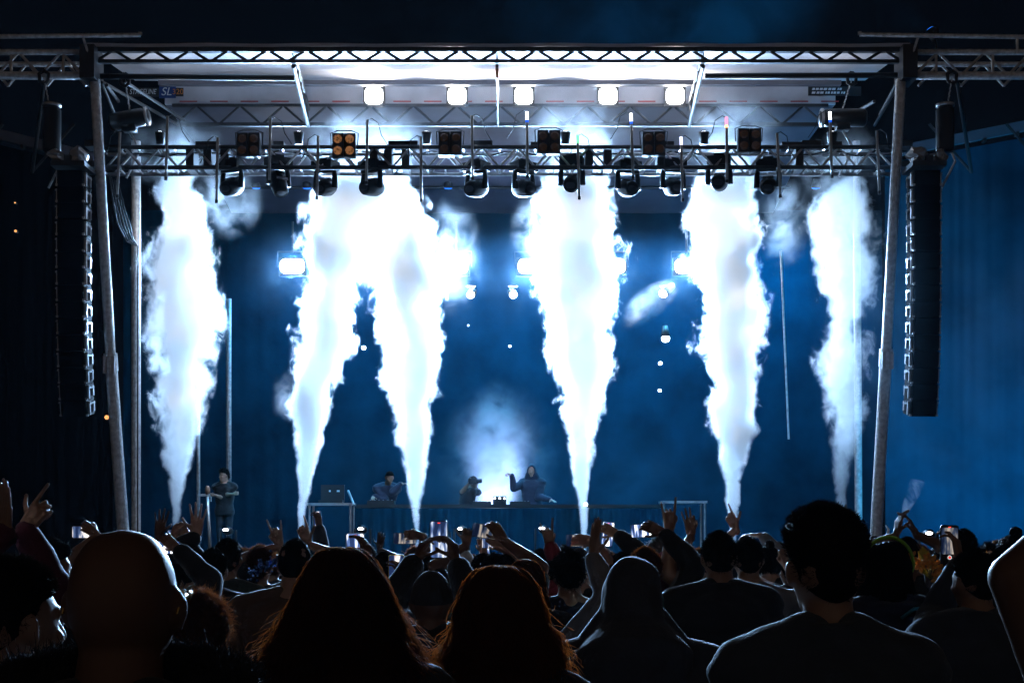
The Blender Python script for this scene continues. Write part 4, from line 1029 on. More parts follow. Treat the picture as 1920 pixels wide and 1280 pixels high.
CROWD = 'people in the crowd watching the show'
SEED = [0]
PEOPLE = {}
def person(key, label, px, top, Y, build=1.0, hair='short', hcol='black', cloth='tee', ccol='black', skin='tan', yaw=0, hyaw=0, tilt=0, roll=0, arms=(), near=0, H=None, zfoot=0.0, lean=0.0, ears=1.0, group=CROWD, hood=False, sh=1.0, head_s=1.0, cap=None):
    """px, top: where the head's crown shows; Y: metres from the camera. arms: (side, wrist px, wrist py, dY, pose, finger dir, palm dir[, elbow pole])"""
    SEED[0] += 1; seed = SEED[0]
    topw = W(px, top, Y)
    hx = {'short': .012, 'buzz': .004, 'quiff': .035, 'curly': .025, 'afro': .055, 'wavy': .018, 'long': .015, 'long_wild': .022, 'long_curly': .028, 'bob': .018, 'bun': .012}.get(hair, 0)
    if hood: hx = .03
    if cap: hx = .03
    H = H or (topw.z-zfoot-hx)
    s = max(.93, min(1.04, H/1.74))*head_s
    base = np.array((topw.x, Y, zfoot))
    root = empty('person', base, label, 'person', group); PEOPLE[key] = root
    yr = math.radians(yaw)
    RY = np.array(Matrix.Rotation(yr, 3, 'Z'))
    def Lw(p): return (np.array(p, float)) @ RY.T+base         # body space -> world
    hf = np.array((0, lean, 0.0))                                # forward lean of the upper body
    def up(z): return np.array((0, lean*max(0, (z/H-.5)/.45)**1.3, 0))
    HR = RY @ head_R(math.radians(hyaw), math.radians(tilt), math.radians(roll))
    Cl = np.array((0, .035, H-.118*s))+up(H)
    C = Lw(Cl)
    b = build
    vox = {2: .007, 1: .011, 0: .016}[near]
    # ---- body
    m = MB()
    def hd(p): return C+(np.array(p)*s) @ HR.T
    hs = (HR*s)
    m.ell(C, (1, 1, 1), hs @ np.diag((.0755, .096, .113)), 26, 16)
    for sx in (-1, 1): m.ell(hd((sx*.019, -.012, .010)), (1, 1, 1), hs @ np.diag((.060, .084, .099)), 22, 14)
    m.ell(hd((0, .030, -.052)), (1, 1, 1), hs @ np.diag((.056, .062, .072)), 18, 12)
    m.ell(hd((0, .062, -.088)), (1, 1, 1), hs @ np.diag((.034, .030, .026)), 14, 10)
    m.caps(hd((0, .092, .012)), hd((0, .112, -.030)), .009*s, .0155*s, 8)
    for sx in (-1, 1):
        m.caps(hd((sx*.012, .090, .020)), hd((sx*.045, .078, .022)), .010*s, .010*s, 8)
        m.ell(hd((sx*.040, .074, -.030)), (1, 1, 1), hs @ np.diag((.022, .018, .018)), 10, 8)
        m.caps(hd((sx*.020, .094, -.062)), hd((0, .098, -.062)), .008*s, .009*s, 8)
        if ears:
            RE = np.array(Matrix.Rotation(sx*math.radians(-30), 3, 'Z'))
            m.ell(hd((sx*.084, -.012, -.004)), (1, 1, 1), hs @ RE @ np.diag((.0085, .019*ears, .028*ears)), 12, 10); m.ell(hd((sx*.081, -.002, -.026)), (1, 1, 1), hs @ RE @ np.diag((.008, .012*ears, .014*ears)), 10, 8)
    neckb = Lw(np.array((0, -.012, H*.835))+up(H*.835)); neckt = hd((0, -.018, -.06))
    m.caps(neckb, neckt, .066*b**.6, .056*b**.5, 16)
    ringf = ((.47, .165, .11), (.52, .172, .118), (.60, .150, .108), (.68, .165, .118), (.75, .182, .122), (.79, .180, .108), (.815, .150, .09), (.838, .085, .072), (.855, .062, .062))
    def torso(mb, inf, z0=.47, z1=.86):
        rr = [(Lw(np.array((0, 0, f*H))+up(f*H)), (rx*sh if f > .7 else rx)*b+inf, ry*b+inf) for f, rx, ry in ringf if z0-.01 <= f <= z1]
        tmp = MB(); tmp.loft([((0, 0, c[2]), rx, ry) for c, rx, ry in rr], 28, 2.5)
        Vt = tmp.v[0]; n = 28
        for i, (c, _, _) in enumerate(rr):
            blk = Vt[i*n:(i+1)*n]; off = np.array((blk[:, 0], blk[:, 1], np.zeros(n))).T @ RY.T
            Vt[i*n:(i+1)*n] = off+np.array((c[0], c[1], c[2]))
        mb.add(Vt, tmp.f)
    torso(m, 0)
    SJ = {sd: Lw(np.array((sd*.185*sh*b**.7, -.005, .800*H))+up(.8*H)) for sd in (-1, 1)}
    for sd in (-1, 1):
        m.ell(SJ[sd], (.062*b**.5, .06*b**.5, .06)); m.caps(Lw(np.array((sd*.05, -.02, .845*H))+up(.845*H)), SJ[sd]+np.array((0, 0, .018)), .05, .05*b**.5, 12)
        hip = Lw((sd*.088*b, 0, .49*H)); kn = Lw((sd*.095, .012, .275*H)); an = Lw((sd*.10, -.01, .05*H))
        m.caps(hip, kn, .088*b**.6, .06*b**.5, 14); m.caps(kn, an, .057*b**.5, .040, 12); m.caps(Lw((sd*.10, -.035, .032)), Lw((sd*.112, .135, .03)), .038, .034, 10)
    L1, L2 = .178*H, .152*H
    armd = {}
    given = {a[0]: a for a in arms}
    hands = MB()
    for sd in (-1, 1):
        S = Vector(SJ[sd])
        if sd in given:
            a = given[sd]; T = W(a[1], a[2], Y+a[3]); pose = a[4]
            fd = Vector(a[5]) if a[5] else None; pn = Vector(a[6]) if len(a) > 6 and a[6] else Vector((0, 1, 0))
            pole = Vector(a[7]) if len(a) > 7 and a[7] else Vector((sd*.7, -.15, -.75))
        else:
            T = Vector(Lw((sd*(.255*sh*b**.7+.01), .04, .475*H))); pose = 'relax'; fd = Vector((0, .12, -1)); pn = Vector((-sd, .2, 0)); pole = Vector((sd*.25, -1, 0))
        d = T-S; L = d.length; mx = (L1+L2)*.985
        if L > mx: T = S+d*(mx/L); d = T-S; L = mx
        u = d.normalized(); x = (L1*L1-L2*L2+L*L)/(2*L); hgt = math.sqrt(max(1e-6, L1*L1-x*x))
        pv = pole-u*pole.dot(u); pv.normalize(); E = S+u*x+pv*hgt
        m.caps(S, E, .050*b**.7, .040*b**.6, 12); m.caps(E, S.lerp(E, .9).lerp(T, .35), .041*b**.6, .039*b**.6, 12)
        fa = E.lerp(T, .3); m.caps(E, fa, .040*b**.6, .041*b**.6, 12); m.caps(fa, T, .041*b**.6, .026, 12)
        zdir = fd if fd else (T-E).normalized()
        hand(hands, T+zdir.normalized()*.012, zdir, pn, sd, pose, .98 if H > 1.66 else .9)
        armd[sd] = (S, E, T)
    mats = [SK[skin], M['trousers']]
    store = {}
    hv = .0042 if near == 2 else (.0045 if Y < 9 else .0055)
    def done_hands(V, Q): store['h'] = (V, Q)
    def done_body(V, Q):
        hV, hQ = store['h']; nb = len(V)
        VV = np.concatenate([V, hV])-base; QQ = np.concatenate([Q, hQ+nb])
        me = mesh_from_arrays('body', VV, QQ)
        o = link('body', me, mats, root)
        zc = VV[QQ].mean(1)[:, 2]
        mi = np.where((zc < .5*H) & (np.arange(len(QQ)) < len(Q)), 1, 0).astype(np.int32)
        if len(me.polygons) == len(mi): me.polygons.foreach_set('material_index', mi)
    job(hands, hv, 2, done_hands); job(m, vox, 4 if near else 3, done_body)
    # ---- clothing
    long_ = cloth in ('jacket', 'hoodie', 'shirt', 'fur')
    inf = {'tee': .014, 'shirt': .018, 'jacket': .030, 'hoodie': .034, 'fur': .035, 'tank': .010}[cloth]
    g = MB(); torso(g, inf, .47, .825 if cloth == 'tank' else .845)
    for sd in (-1, 1):
        S, E, T = armd[sd]
        if cloth != 'tank':
            g.ell(S, (.064*b**.5+inf, .062*b**.5+inf, .058+inf)); g.caps(Lw(np.array((sd*.05, -.02, .838*H))+up(.84*H)), S+Vector((0, 0, .016)), .044+inf, .048*b**.5+inf, 12)
            if long_:
                g.caps(S, E, .054*b**.7+inf, .046*b**.6+inf*.8, 14); g.caps(E, E.lerp(T, .45), .046*b**.6+inf*.8, .044+inf*.7, 14); g.caps(E.lerp(T, .45), E.lerp(T, .93), .044+inf*.7, .034+inf*.5, 14)
            else:
                g.caps(S, S.lerp(E, .72), .055*b**.7+inf, .052*b**.6+inf*1.2, 14)
    if cloth in ('jacket', 'shirt'):
        for q in range(14):   # standing collar, open at the throat
            t0 = math.radians(-245+q*310/14); t1 = math.radians(-245+(q+1)*310/14)
            f0 = np.array((math.cos(t0)*.082*b**.4, -.01+math.sin(t0)*.078, .842*H))+up(.84*H); f1 = np.array((math.cos(t1)*.082*b**.4, -.01+math.sin(t1)*.078, .842*H))+up(.84*H)
            g.caps(Lw(f0), Lw(f1), .016+inf*.3, .016+inf*.3, 8); g.caps(Lw(f0+np.array((0, 0, .028))), Lw(f1+np.array((0, 0, .028))), .012+inf*.2, .012+inf*.2, 8)
    if cloth in ('hoodie', 'fur') and not hood:
        for q in range(12):
            t0 = math.radians(-200+q*220/12-0); t1 = math.radians(-200+(q+1)*220/12)
            g.caps(Lw(np.array((math.cos(t0)*.10, -.035+math.sin(t0)*.085, .835*H))+up(.84*H)), Lw(np.array((math.cos(t1)*.10, -.035+math.sin(t1)*.085, .835*H))+up(.84*H)), .042, .042, 10)
    amp = {2: .012, 1: .012, 0: .009}[near]
    def done_cloth(V, Q):
        V = V.copy()
        N_ = V-base
        for i in range(len(V)):
            p = N_[i]; z = p[2]/H
            q = Vector((p[0]*5, p[1]*5, p[2]*9))+Vector((seed, 0, 0))
            dd = amp*noise.noise(q)+amp*.6*noise.noise(q*2.3)
            if near == 2: dd += .006*max(0, noise.noise(Vector((p[0]*9+p[2]*5, p[1]*6, p[2]*16-p[0]*abs(p[0])*30+seed))))
            rad = np.array((p[0], p[1], .15)); rad /= np.linalg.norm(rad); V[i] = V[i]+rad*dd
        me = mesh_from_arrays('clothing', V-base, Q)
        nm = {'tee': 'shirt', 'shirt': 'shirt', 'jacket': 'jacket', 'hoodie': 'hoodie', 'fur': 'coat', 'tank': 'tank_top'}[cloth]
        me.name = nm; link(nm, me, CL[ccol], root)
    job(g, {2: .009 if cloth == 'jacket' else .011, 1: .013, 0: .017}[near], 3, done_cloth)
    # ---- hood / cap / hair
    if hood:
        h = MB()
        h.ell(hd((0, -.008, .012)), (1, 1, 1), hs @ np.diag((.098, .122, .128)), 24, 14)
        h.caps(hd((0, -.05, .06)), hd((0, -.06, -.10)), .09*s, .105*s, 18); h.caps(hd((0, -.02, -.06)), Lw(np.array((0, -.04, .83*H))+up(.83*H)), .10*s, .15*b, 18)
        for sx in (-1, 1): h.caps(hd((sx*.06, -.01, -.06)), Lw(np.array((sx*.11*b, -.02, .825*H))+up(.83*H)), .06, .07, 12)
        def done_hood(V, Q):
            V = V.copy(); keep = []
            L_ = (V-C) @ HR/s
            # open the hood at the face by pushing the front in
            fr = (L_[:, 1] > .075) & (np.abs(L_[:, 0]) < .075) & (L_[:, 2] > -.14)
            L_[fr, 1] = .075-(L_[fr, 1]-.075)*1.2
            for i in range(len(V)):
                q = Vector(L_[i]*18)+Vector((seed, 0, 0)); L_[i] += L_[i]*.035*noise.noise(Vector((q.x, q.y, q.z*.4)))
            me = mesh_from_arrays('hood', (L_*s) @ HR.T+C-base, Q); link('hood', me, CL[ccol], root)
        job(h, .010, 4, done_hood)
    elif cap:
        cm = {'cap': M['cap_cloth'], 'black': CL['black'], 'beanie': CL['charcoal']}[cap]
        mh, out = hair_shell(lambda d, ph, t: 1.10+.03*math.cos(t*3), lambda ph: math.radians(82+10*(1-math.sin(ph))/2), 40, 14, .99)
        V = (mh.verts()*s) @ HR.T+C-base
        if cap != 'beanie':
            P = np.zeros((2, 8, 17, 3))
            for i in range(8):
                for j in range(17):
                    t = math.pi*(.12+.76*j/16); rr_ = 1.02+.62*i/7*math.sin(math.pi*j/16)**.6
                    p = np.array((math.cos(t)*.086*min(rr_, 1.05), math.sin(t)*.106*rr_, .012-.02*i/7)); P[0, i, j] = p; P[1, i, j] = p-np.array((0, 0, .006))
            mv = MB(); mv.grid(P[0]); mv.grid(P[1][:, ::-1]); mv.grid(np.stack([P[0][-1], P[1][-1]])[::-1])
            me = bpy.data.meshes.new('visor'); me.from_pydata(((mv.verts()*s) @ HR.T+C-base).tolist(), [], mv.f); me.update(); vo = (me, )
        me2 = bpy.data.meshes.new('cap'); me2.from_pydata(V.tolist(), [], mh.f); me2.update(); me2.polygons.foreach_set('use_smooth', [True]*len(me2.polygons)); oc = link('cap', me2, cm, root)
        if cap != 'beanie': link('visor', me, cm, oc)
        if hair not in ('none',): make_hair('buzz', hcol, root, C, HR, s, seed, 0, base, H)
    elif hair != 'none':
        make_hair(hair, hcol, root, C, HR, s, seed, near, base, H)
    return root, C, HR, s, base, armd

# ---- phones
def screenmat(name, seed, bright, tint, dark=.02, horiz=False, n=4.0):
    m = bpy.data.materials.new(name); m.use_nodes = True; nt = m.node_tree; nt.nodes.clear()
    o = nt.nodes.new('ShaderNodeOutputMaterial'); e = nt.nodes.new('ShaderNodeEmission')
    tc = nt.nodes.new('ShaderNodeTexCoord'); mpg = nt.nodes.new('ShaderNodeMapping'); mpg.inputs['Location'].default_value = (seed*.37, seed*.7, seed*.2); mpg.inputs['Scale'].default_value = (.16, 1, 1) if horiz else (1, 1, .16)
    nz_ = nt.nodes.new('ShaderNodeTexNoise'); nz_.inputs['Scale'].default_value = n*10; nz_.inputs['Detail'].default_value = 3
    cr = nt.nodes.new('ShaderNodeValToRGB'); cr.color_ramp.elements[0].position = .42; cr.color_ramp.elements[0].color = (.01, .02, .06, 1); cr.color_ramp.elements[1].position = .62; cr.color_ramp.elements[1].color = (*tint, 1)
    el = cr.color_ramp.elements.new(.5); el.color = (.05*tint[0]+dark, .10*tint[1]+dark, .25*tint[2]+dark, 1)
    nt.links.new(tc.outputs['Object'], mpg.inputs[0]); nt.links.new(mpg.outputs[0], nz_.inputs['Vector']); nt.links.new(nz_.outputs[0], cr.inputs[0]); nt.links.new(cr.outputs[0], e.inputs[0]); e.inputs[1].default_value = bright; nt.links.new(e.outputs[0], o.inputs['Surface'])
    return m
SCR = [screenmat('screen_a', 1, 2.8, (1, .98, .97)), screenmat('screen_b', 2, 1.6, (1, .9, .8)), screenmat('screen_c', 3, 1.5, (.9, .95, 1)), screenmat('screen_dark', 4, .5, (1, .85, .7))]
SCRL = [screenmat('screen_wide_a', 1, 2.8, (1, .98, .97), horiz=True), screenmat('screen_wide_b', 2, 1.6, (1, .9, .8), horiz=True), screenmat('screen_wide_c', 3, 1.5, (.9, .95, 1), horiz=True), screenmat('screen_wide_dark', 4, .5, (1, .85, .7), horiz=True)]
CASE = {'black': M['black_plastic'], 'white': pmat('white_case', (.8, .8, .8), .3), 'yellow': pmat('yellow_case', (.8, .55, .01), .4), 'brown': pmat('brown_case', (.15, .08, .05), .5)}
rec_red = emat('record_red', (1, .05, .03), 1.5); ui_white = emat('ui_white', (1, 1, 1), 1.0)
def phone(label, px, py, Y, land=False, roll=0, yaw=0, pitch=0, case='black', scr=0, size=1.0, ui=False):
    c = W(px, py, Y); t = empty('phone', c, label, 'phone', 'phones held up by the crowd')
    t.rotation_euler = (math.radians(pitch), math.radians(roll+(90 if land else 0)), math.radians(yaw))
    w_, h_ = .077*size, .158*size
    m = MB(); prism(m, rrect(w_, h_, .012*size), -.004, .005); m.build('case', CASE[case], t)
    m = MB(); prism(m, rrect(w_*.90, h_*(.95 if not ui else .70), .008*size), -.0052, -.0042)
    s_ = m.build('screen', (SCRL if land else SCR)[scr], t)
    if ui: s_.location = (0, 0, .012*size)
    m = MB(); prism(m, rrect(.011, .004, .0015), -.0062, -.0054); q = m.build('recording_mark', rec_red, t); q.location = (0, 0, h_*.44)
    if ui:
        m = MB(); m.path([(0, -.0056, 0), (0, -.0062, 0)], [.0045, .0045], 14); q = m.build('record_button', rec_red, t); q.location = (0, 0, -h_*.36)
        m = MB(); n = 20; m.path([(.0075*math.cos(6.2832*i/n), -.0056, .0075*math.sin(6.2832*i/n)) for i in range(n+1)], .0011, 5); q = m.build('button_ring', ui_white, t); q.location = (0, 0, -h_*.36)
    return t
# ------------------------------------------------------------------ the near rows
UP = (0, .1, 1)
A = person('bald', 'bald man seen from behind in a black fur-collared coat, largest head at the left', 222, 985, 2.05, build=1.12, hair='none', cloth='fur', ccol='black', skin='brown', near=2, head_s=.95, ears=.95)
person('left_edge', 'man with wavy dark hair cut off by the left edge, turned to the right', 3, 1045, 2.75, hair='short', cloth='jacket', near=2, hyaw=-28, yaw=-10, skin='tan')
person('wild_hair', 'woman with wide backlit brown hair spread over a dark jacket, centre left', 640, 1028, 3.4, hair='long_wild', hcol='brown', cloth='jacket', ccol='black', near=2, build=1.08, skin='fair')
person('auburn', 'woman with frizzy auburn curls and a dark leather jacket, bottom centre', 938, 1058, 3.6, hair='long_curly', hcol='ginger', cloth='jacket', ccol='black', near=2, build=.95, skin='fair')
person('hooded', 'heavy-set person with a dark hood pulled up, right of the auburn curls', 1186, 1042, 4.4, build=1.28, cloth='hoodie', ccol='charcoal', hood=True, hair='none', near=2)
person('quiff', 'tall man with a short-sided quiff and dark denim jacket, biggest head at the right', 1553, 942, 3.35, hair='quiff', cloth='jacket', ccol='denim', near=2, build=1.02, hyaw=6, skin='tan', ears=1.08)
person('right_edge', 'person mostly outside the right edge with a bare raised elbow', 2250, 1000, 2.3, hair='short', cloth='tank', near=2, skin='brown', arms=[(-1, 2105, 905, .1, 'relax', (.6, 0, .8), (0, 1, 0), (-1, -.2, -.1))])
# ------------------------------------------------------------------ middle rows
person('shirt', 'man with neat black hair in a grey-green collared shirt', 424, 1010, 8.5, hair='short', cloth='shirt', ccol='green', near=1, skin='tan', build=1.05)
person('brown_tee', 'broad man with cropped hair in a loose brown T-shirt, left of the wide brown hair', 552, 1010, 7.0, hair='buzz', cloth='tee', ccol='brown', near=1, build=1.3, sh=1.12, skin='fair', tilt=-4)
person('afro', 'short person with a ball of brown curls beside the bald head', 375, 1118, 6.0, hair='afro', hcol='brown', cloth='tee', ccol='charcoal', near=2, skin='brown')
person('curly_left', 'man with dark curly hair looking right at the far left', 90, 1015, 7.5, hair='curly', cloth='jacket', near=1, hyaw=-45, yaw=-15)
person('left_back', 'dim head between the curly man and the bald head', 132, 1028, 9.2, hair='short', hyaw=-30)
person('beanie', 'person in a dark beanie raising a phone with both hands, centre', 808, 1062, 5.4, cloth='hoodie', ccol='black', cap='beanie', hair='none', near=1, skin='brown',
       arms=[(-1, 781, 1042, .40, 'hold', (.45, .15, .9), (1, .5, -.1), (-1, -.1, -.5)), (1, 856, 1050, .40, 'hold', (-.25, .15, .95), (-1, .5, 0), (.8, -.1, -.8))])
phone('large dark phone held upright over the beanie', 823, 1011, 5.86, scr=2, size=.98)
person('rim_hair', 'man with spiky rim-lit hair behind the auburn curls', 1068, 1034, 7.5, hair='wavy', cloth='tee', ccol='navy', near=1, build=1.1)
person('straight_auburn', 'woman with straight auburn hair left of the rim-lit man', 986, 1046, 7.0, hair='long', hcol='ginger', cloth='tee', near=1, skin='fair', hyaw=-12)
person('black_jacket', 'stocky man with black hair and black jacket left of the quiff', 1350, 996, 7.0, hair='short', cloth='jacket', ccol='black', near=1, build=1.27, skin='tan')
person('grey_tee', 'man in a grey T-shirt throwing a horned hand sign, behind the black jacket', 1404, 1006, 7.9, hair='short', cloth='tee', ccol='grey', near=1, skin='tan', build=1.05,
       arms=[(-1, 1256, 994, .05, 'horns', (-.05, 0, 1), (0, 1, 0), (-.3, -.4, -.8)), (1, 1480, 1068, .15, 'fist', (-.2, 0, 1))])
person('topknot', 'person with a loose hair knot right of the black jacket', 1443, 1022, 10.5, hair='bun')
person('red_ear', 'man with short brown hair and teal collar right behind the hood', 1211, 1026, 7.0, hair='short', hcol='brown', cloth='shirt', ccol='teal', near=1, skin='fair')
person('pink_hair', 'person with pinkish hair and maroon top under the horned hand', 1260, 1028, 8.0, hair='long', hcol='pink', cloth='hoodie', ccol='maroon', near=1, skin='fair')
person('denim_arm', 'person in a denim shirt raising a pinched hand, left of the black jacket', 1336, 1022, 9.2, cloth='tee', ccol='denim', skin='tan', arms=[(-1, 1296, 1004, .05, 'ok', (-.12, 0, 1), (0, 1, 0), (-.2, -.3, -.9))], near=1)
person('pointer', 'hidden person whose pointing hand rises above the black jacket', 1408, 1020, 9.8, skin='fair', arms=[(-1, 1380, 992, .05, 'point', (-.45, 0, .9), (.6, .8, 0))], near=1)
person('headband', 'person with dark hair, green headband and navy hoodie right of the quiff', 1668, 1012, 6.2, hair='long', cloth='hoodie', ccol='navy', near=1, build=1.12)
person('two_hands', 'person with cropped hair raising both hands together at the right', 1704, 1006, 9.0, hair='buzz', skin='brown', near=1, arms=[(-1, 1680, 1004, .1, 'relax', (.18, 0, 1), (1, .3, 0)), (1, 1718, 1002, .1, 'relax', (-.45, 0, 1), (-1, .3, 0))])
person('horns_band', 'person wearing a white horned headband behind the quiff', 1642, 1006, 10.0, hair='short')
person('behind_phone', 'man whose dark head shows behind the upright recording phone', 1810, 992, 9.5, hair='short', near=1)
person('recorder', 'man in a dark jacket filming with a raised phone at the right', 1832, 1030, 5.6, hair='short', cloth='jacket', ccol='denim', near=1, hyaw=18, skin='tan', build=1.05, arms=[(-1, 1800, 1056, .32, 'hold', (-.12, .15, 1), (-.8, .5, 0), (-.5, -.2, -.9))])
phone('black phone recording the show with a red button on its screen', 1780, 1019, 5.95, scr=3, size=1.0, ui=True)
person('clip_bun', 'person with pinned-up hair and a shiny clip at the right edge', 1903, 1000, 8.5, hair='bun', near=1)
person('right_profile', 'man with dark hair turned left at the right edge', 1893, 1022, 7.0, hair='short', hyaw=30, near=1, skin='fair')
person('right_far', 'small curly head between the two right edge heads', 1857, 1018, 11.5, hair='curly')
person('flower_holder', 'hidden person whose dark arm holds up orange flowers', 1795, 1062, 6.6, hair='short', skin='dark', near=1, arms=[(-1, 1743, 1088, .1, 'fist', (-.15, 0, 1), (1, .4, 0), (-.1, -.3, -1))])
person('watch', 'person at the left edge pointing upward, wristwatch on the other raised hand', -62, 1040, 5.0, cloth='hoodie', ccol='maroon', near=2, skin='tan',
       arms=[(-1, 11, 1000, .1, 'flat', (0, 0, 1), (-.6, -.6, 0), (-.7, -.2, -.8)), (1, 46, 992, .2, 'point', (.62, 0, .8), (0, 1, 0), (.2, -.3, -.9))])
person('phone_left', 'person hidden by the bald head, holding a wide phone to its left', 205, 1030, 8.6, near=1, arms=[(-1, 183, 1003, .1, 'hold', (-.8, .1, .55), (0, .9, -.3))])
phone('phone held sideways left of the bald head', 159, 997, 8.75, land=True, scr=1, case='brown')
person('open_hand', 'person hidden by the bald head whose open hand rises on its right', 268, 1040, 8.8, skin='brown', near=1, arms=[(1, 297, 1006, .05, 'open', (.15, 0, 1), (0, -1, 0))])
person('phones_a', 'person holding a small phone sideways right of the bald head', 350, 1036, 8.8, near=1, cloth='jacket', skin='tan', arms=[(1, 352, 1018, .25, 'hold', (-.35, .1, .9), (-.4, .9, 0)), (-1, 322, 1012, .25, 'hold', (.4, .1, .9), (.4, .9, 0))])
phone('small pale phone held sideways by two hands right of the bald head', 335, 1003, 9.12, land=True, scr=1, case='white', size=.9)
person('phones_b', 'person just right of the bald head lifting a lower phone', 312, 1052, 7.6, near=1, cloth='hoodie', skin='tan', arms=[(1, 336, 1032, .2, 'hold', (-.7, .1, .6), (0, 1, 0))])
phone('phone glowing right beside the bald head', 312, 1026, 7.85, land=True, scr=0, size=.95)
person('sleeve', 'person in a dark long sleeve waving a spread hand near the left smoke jet', 397, 1028, 8.0, cloth='jacket', ccol='black', near=1, skin='fair', arms=[(-1, 367, 1006, .05, 'open', (.1, 0, 1), (0, -1, 0), (-.6, -.2, -.8))])
person('curly_small', 'small curly head right of the collared shirt', 456, 1032, 9.6, hair='curly', hcol='brown', near=1)
person('sequins', 'person with wavy brown hair and a glittering blue strap', 485, 1026, 9.0, hair='wavy', hcol='brown', near=1)
person('twin_hands', 'person hidden by the brown T-shirt man with both horned hands beside his head', 549, 1022, 9.0, near=1, skin='tan', arms=[(-1, 524, 1024, .05, 'horns', (-.2, 0, 1), (0, -1, 0)), (1, 578, 1020, .05, 'point', (-.35, 0, 1), (0, -1, 0))])
person('high_phone', 'person stretching one arm high with an upright phone, by the second smoke jet', 628, 1034, 11.0, cloth='hoodie', ccol='charcoal', near=1, skin='brown', arms=[(-1, 599, 990, .05, 'hold', (-.15, .1, 1), (-.7, .6, 0), (.3, -.1, -.9))])
phone('small phone held highest, beside the second smoke jet', 595, 972, 11.15, scr=1, size=.75)
person('white_phone', 'person hidden by the wide brown hair, lifting a white phone', 648, 1062, 5.6, near=1, skin='brown', arms=[(1, 690, 1062, .3, 'hold', (-.12, .1, 1), (-.9, .5, 0))])
phone('phone in a white case above the wide brown hair', 666, 1034, 5.95, scr=0, case='white')
person('buzz_back', 'man with a round cropped head beside the yellow phone', 720, 1034, 8.5, hair='buzz', near=1, skin='tan', build=1.1)
person('black_cap', 'person in a black cap behind the yellow phone', 748, 1034, 9.6, cap='black', hair='none', near=1)
person('yellow_phone', 'person hidden by the beanie, holding a yellow-cased phone', 792, 1072, 6.6, near=1, skin='brown', arms=[(-1, 752, 1102, .2, 'hold', (-.1, .1, 1), (-.9, .5, 0))])
phone('phone in a bright yellow case left of the beanie', 743, 1070, 6.85, scr=1, case='yellow')
person('side_phone', 'person reaching left with a phone held sideways below the third smoke jet', 806, 1036, 9.6, near=1, skin='brown', arms=[(-1, 792, 1004, .1, 'hold', (-1, .1, .05), (0, 1, -.2), (-.1, -.2, -1))])
phone('phone held sideways below the third smoke jet', 759, 1009, 9.75, land=True, scr=3)
person('small_fist', 'distant person with a blurred raised hand left of the third smoke jet', 702, 1040, 13.0, skin='dark', arms=[(1, 711, 1030, .05, 'relax', (.15, 0, 1))])
person('shaka', 'person making a thumb and little finger sign right of the white cap', 905, 1038, 9.0, near=1, skin='brown', arms=[(-1, 874, 1022, .05, 'shaka', (.1, 0, 1), (0, -1, 0))])
person('white_cap', 'person in a pale baseball cap turned to the right', 864, 1022, 9.8, cap='cap', hair='none', near=1, hyaw=-50, skin='fair')
person('tilted_phone', 'person lifting a tilted wide phone on a bare forearm, centre', 926, 1038, 7.5, near=1, skin='brown', arms=[(1, 946, 1014, .15, 'hold', (-.55, .1, .8), (-.3, .9, 0), (.9, -.2, -.5))])
phone('dark phone tilted sideways at the centre', 912, 996, 7.7, land=True, roll=8, scr=3)
person('low_phone', 'person behind the tilted phone holding another phone lower down', 946, 1040, 9.4, near=1, arms=[(1, 944, 1030, .1, 'hold', (-.7, .1, .6), (0, 1, 0))])
phone('phone held sideways just below the tilted one', 925, 1017, 9.6, land=True, scr=1)
person('pale_phone', 'small head with a pale phone right of the white cap', 886, 1040, 10.6, hair='short', hcol='brown', arms=[(1, 908, 1040, .1, 'hold', (-.2, .1, 1))])
phone('small bright phone right of the white cap', 908, 1024, 10.8, scr=0, case='white')
person('dark_cap', 'person in a dark cap above the straight auburn hair', 990, 1026, 9.5, cap='black', hair='none', near=1)
person('beside_cap', 'short-haired head just right of the dark cap', 1013, 1030, 8.9, hair='short', near=1, skin='fair')
person('red_sleeve', 'person in a red jacket raising a horned hand above the rim-lit man', 1046, 1036, 8.6, cloth='jacket', ccol='red', near=1, skin='tan', arms=[(-1, 1031, 1024, .05, 'horns', (-.15, 0, 1), (0, 1, 0), (.5, -.3, -.9))])
person('cap_phone', 'person in a dark cap under a wide black phone, at the centre smoke jet', 1086, 1022, 8.6, cap='black', hair='none', near=1, skin='tan', arms=[(1, 1114, 1014, .2, 'hold', (-1, .1, .1), (0, 1, -.2), (.4, -.2, -.9))])
phone('black phone held sideways at the foot of the centre smoke jet', 1085, 1013, 8.85, land=True, scr=3, size=1.0)
person('flat_hand', 'person in a grey denim shirt with one flat hand raised left of the hood', 1152, 1062, 6.2, cloth='shirt', ccol='grey', near=1, skin='tan', arms=[(-1, 1112, 1046, .05, 'flat', (.08, 0, 1), (.85, .5, 0), (-.12, -.35, -1))])
person('upright_phone', 'person in a black sleeve filming with an upright phone right of the centre jet', 1166, 1036, 8.8, cloth='hoodie', near=1, skin='tan', arms=[(1, 1160, 1002, .1, 'hold', (-.8, .1, .4), (0, 1, -.2), (.9, -.1, -.4))])
phone('upright phone glowing white right of the centre smoke jet', 1139, 1001, 9.0, scr=0, roll=6)
person('bright_phone', 'person in a dark sleeve holding up a bright wide phone beside the horned hand', 1206, 1040, 7.8, cloth='jacket', near=1, skin='brown', arms=[(1, 1246, 1000, .1, 'hold', (-.9, .1, .45), (0, 1, -.2), (.7, -.2, -.6))])
phone('brightest phone held sideways beside the horned hand', 1209, 994, 8.0, land=True, roll=-4, scr=0, case='black')
person('grey_curls', 'distant person with grey curly hair below the brightest phone', 1236, 1006, 11.0, hair='curly', hcol='grey')
person('gap_head', 'dark head in the gap between the flat hand and the hood', 1108, 1034, 10.2, hair='short')
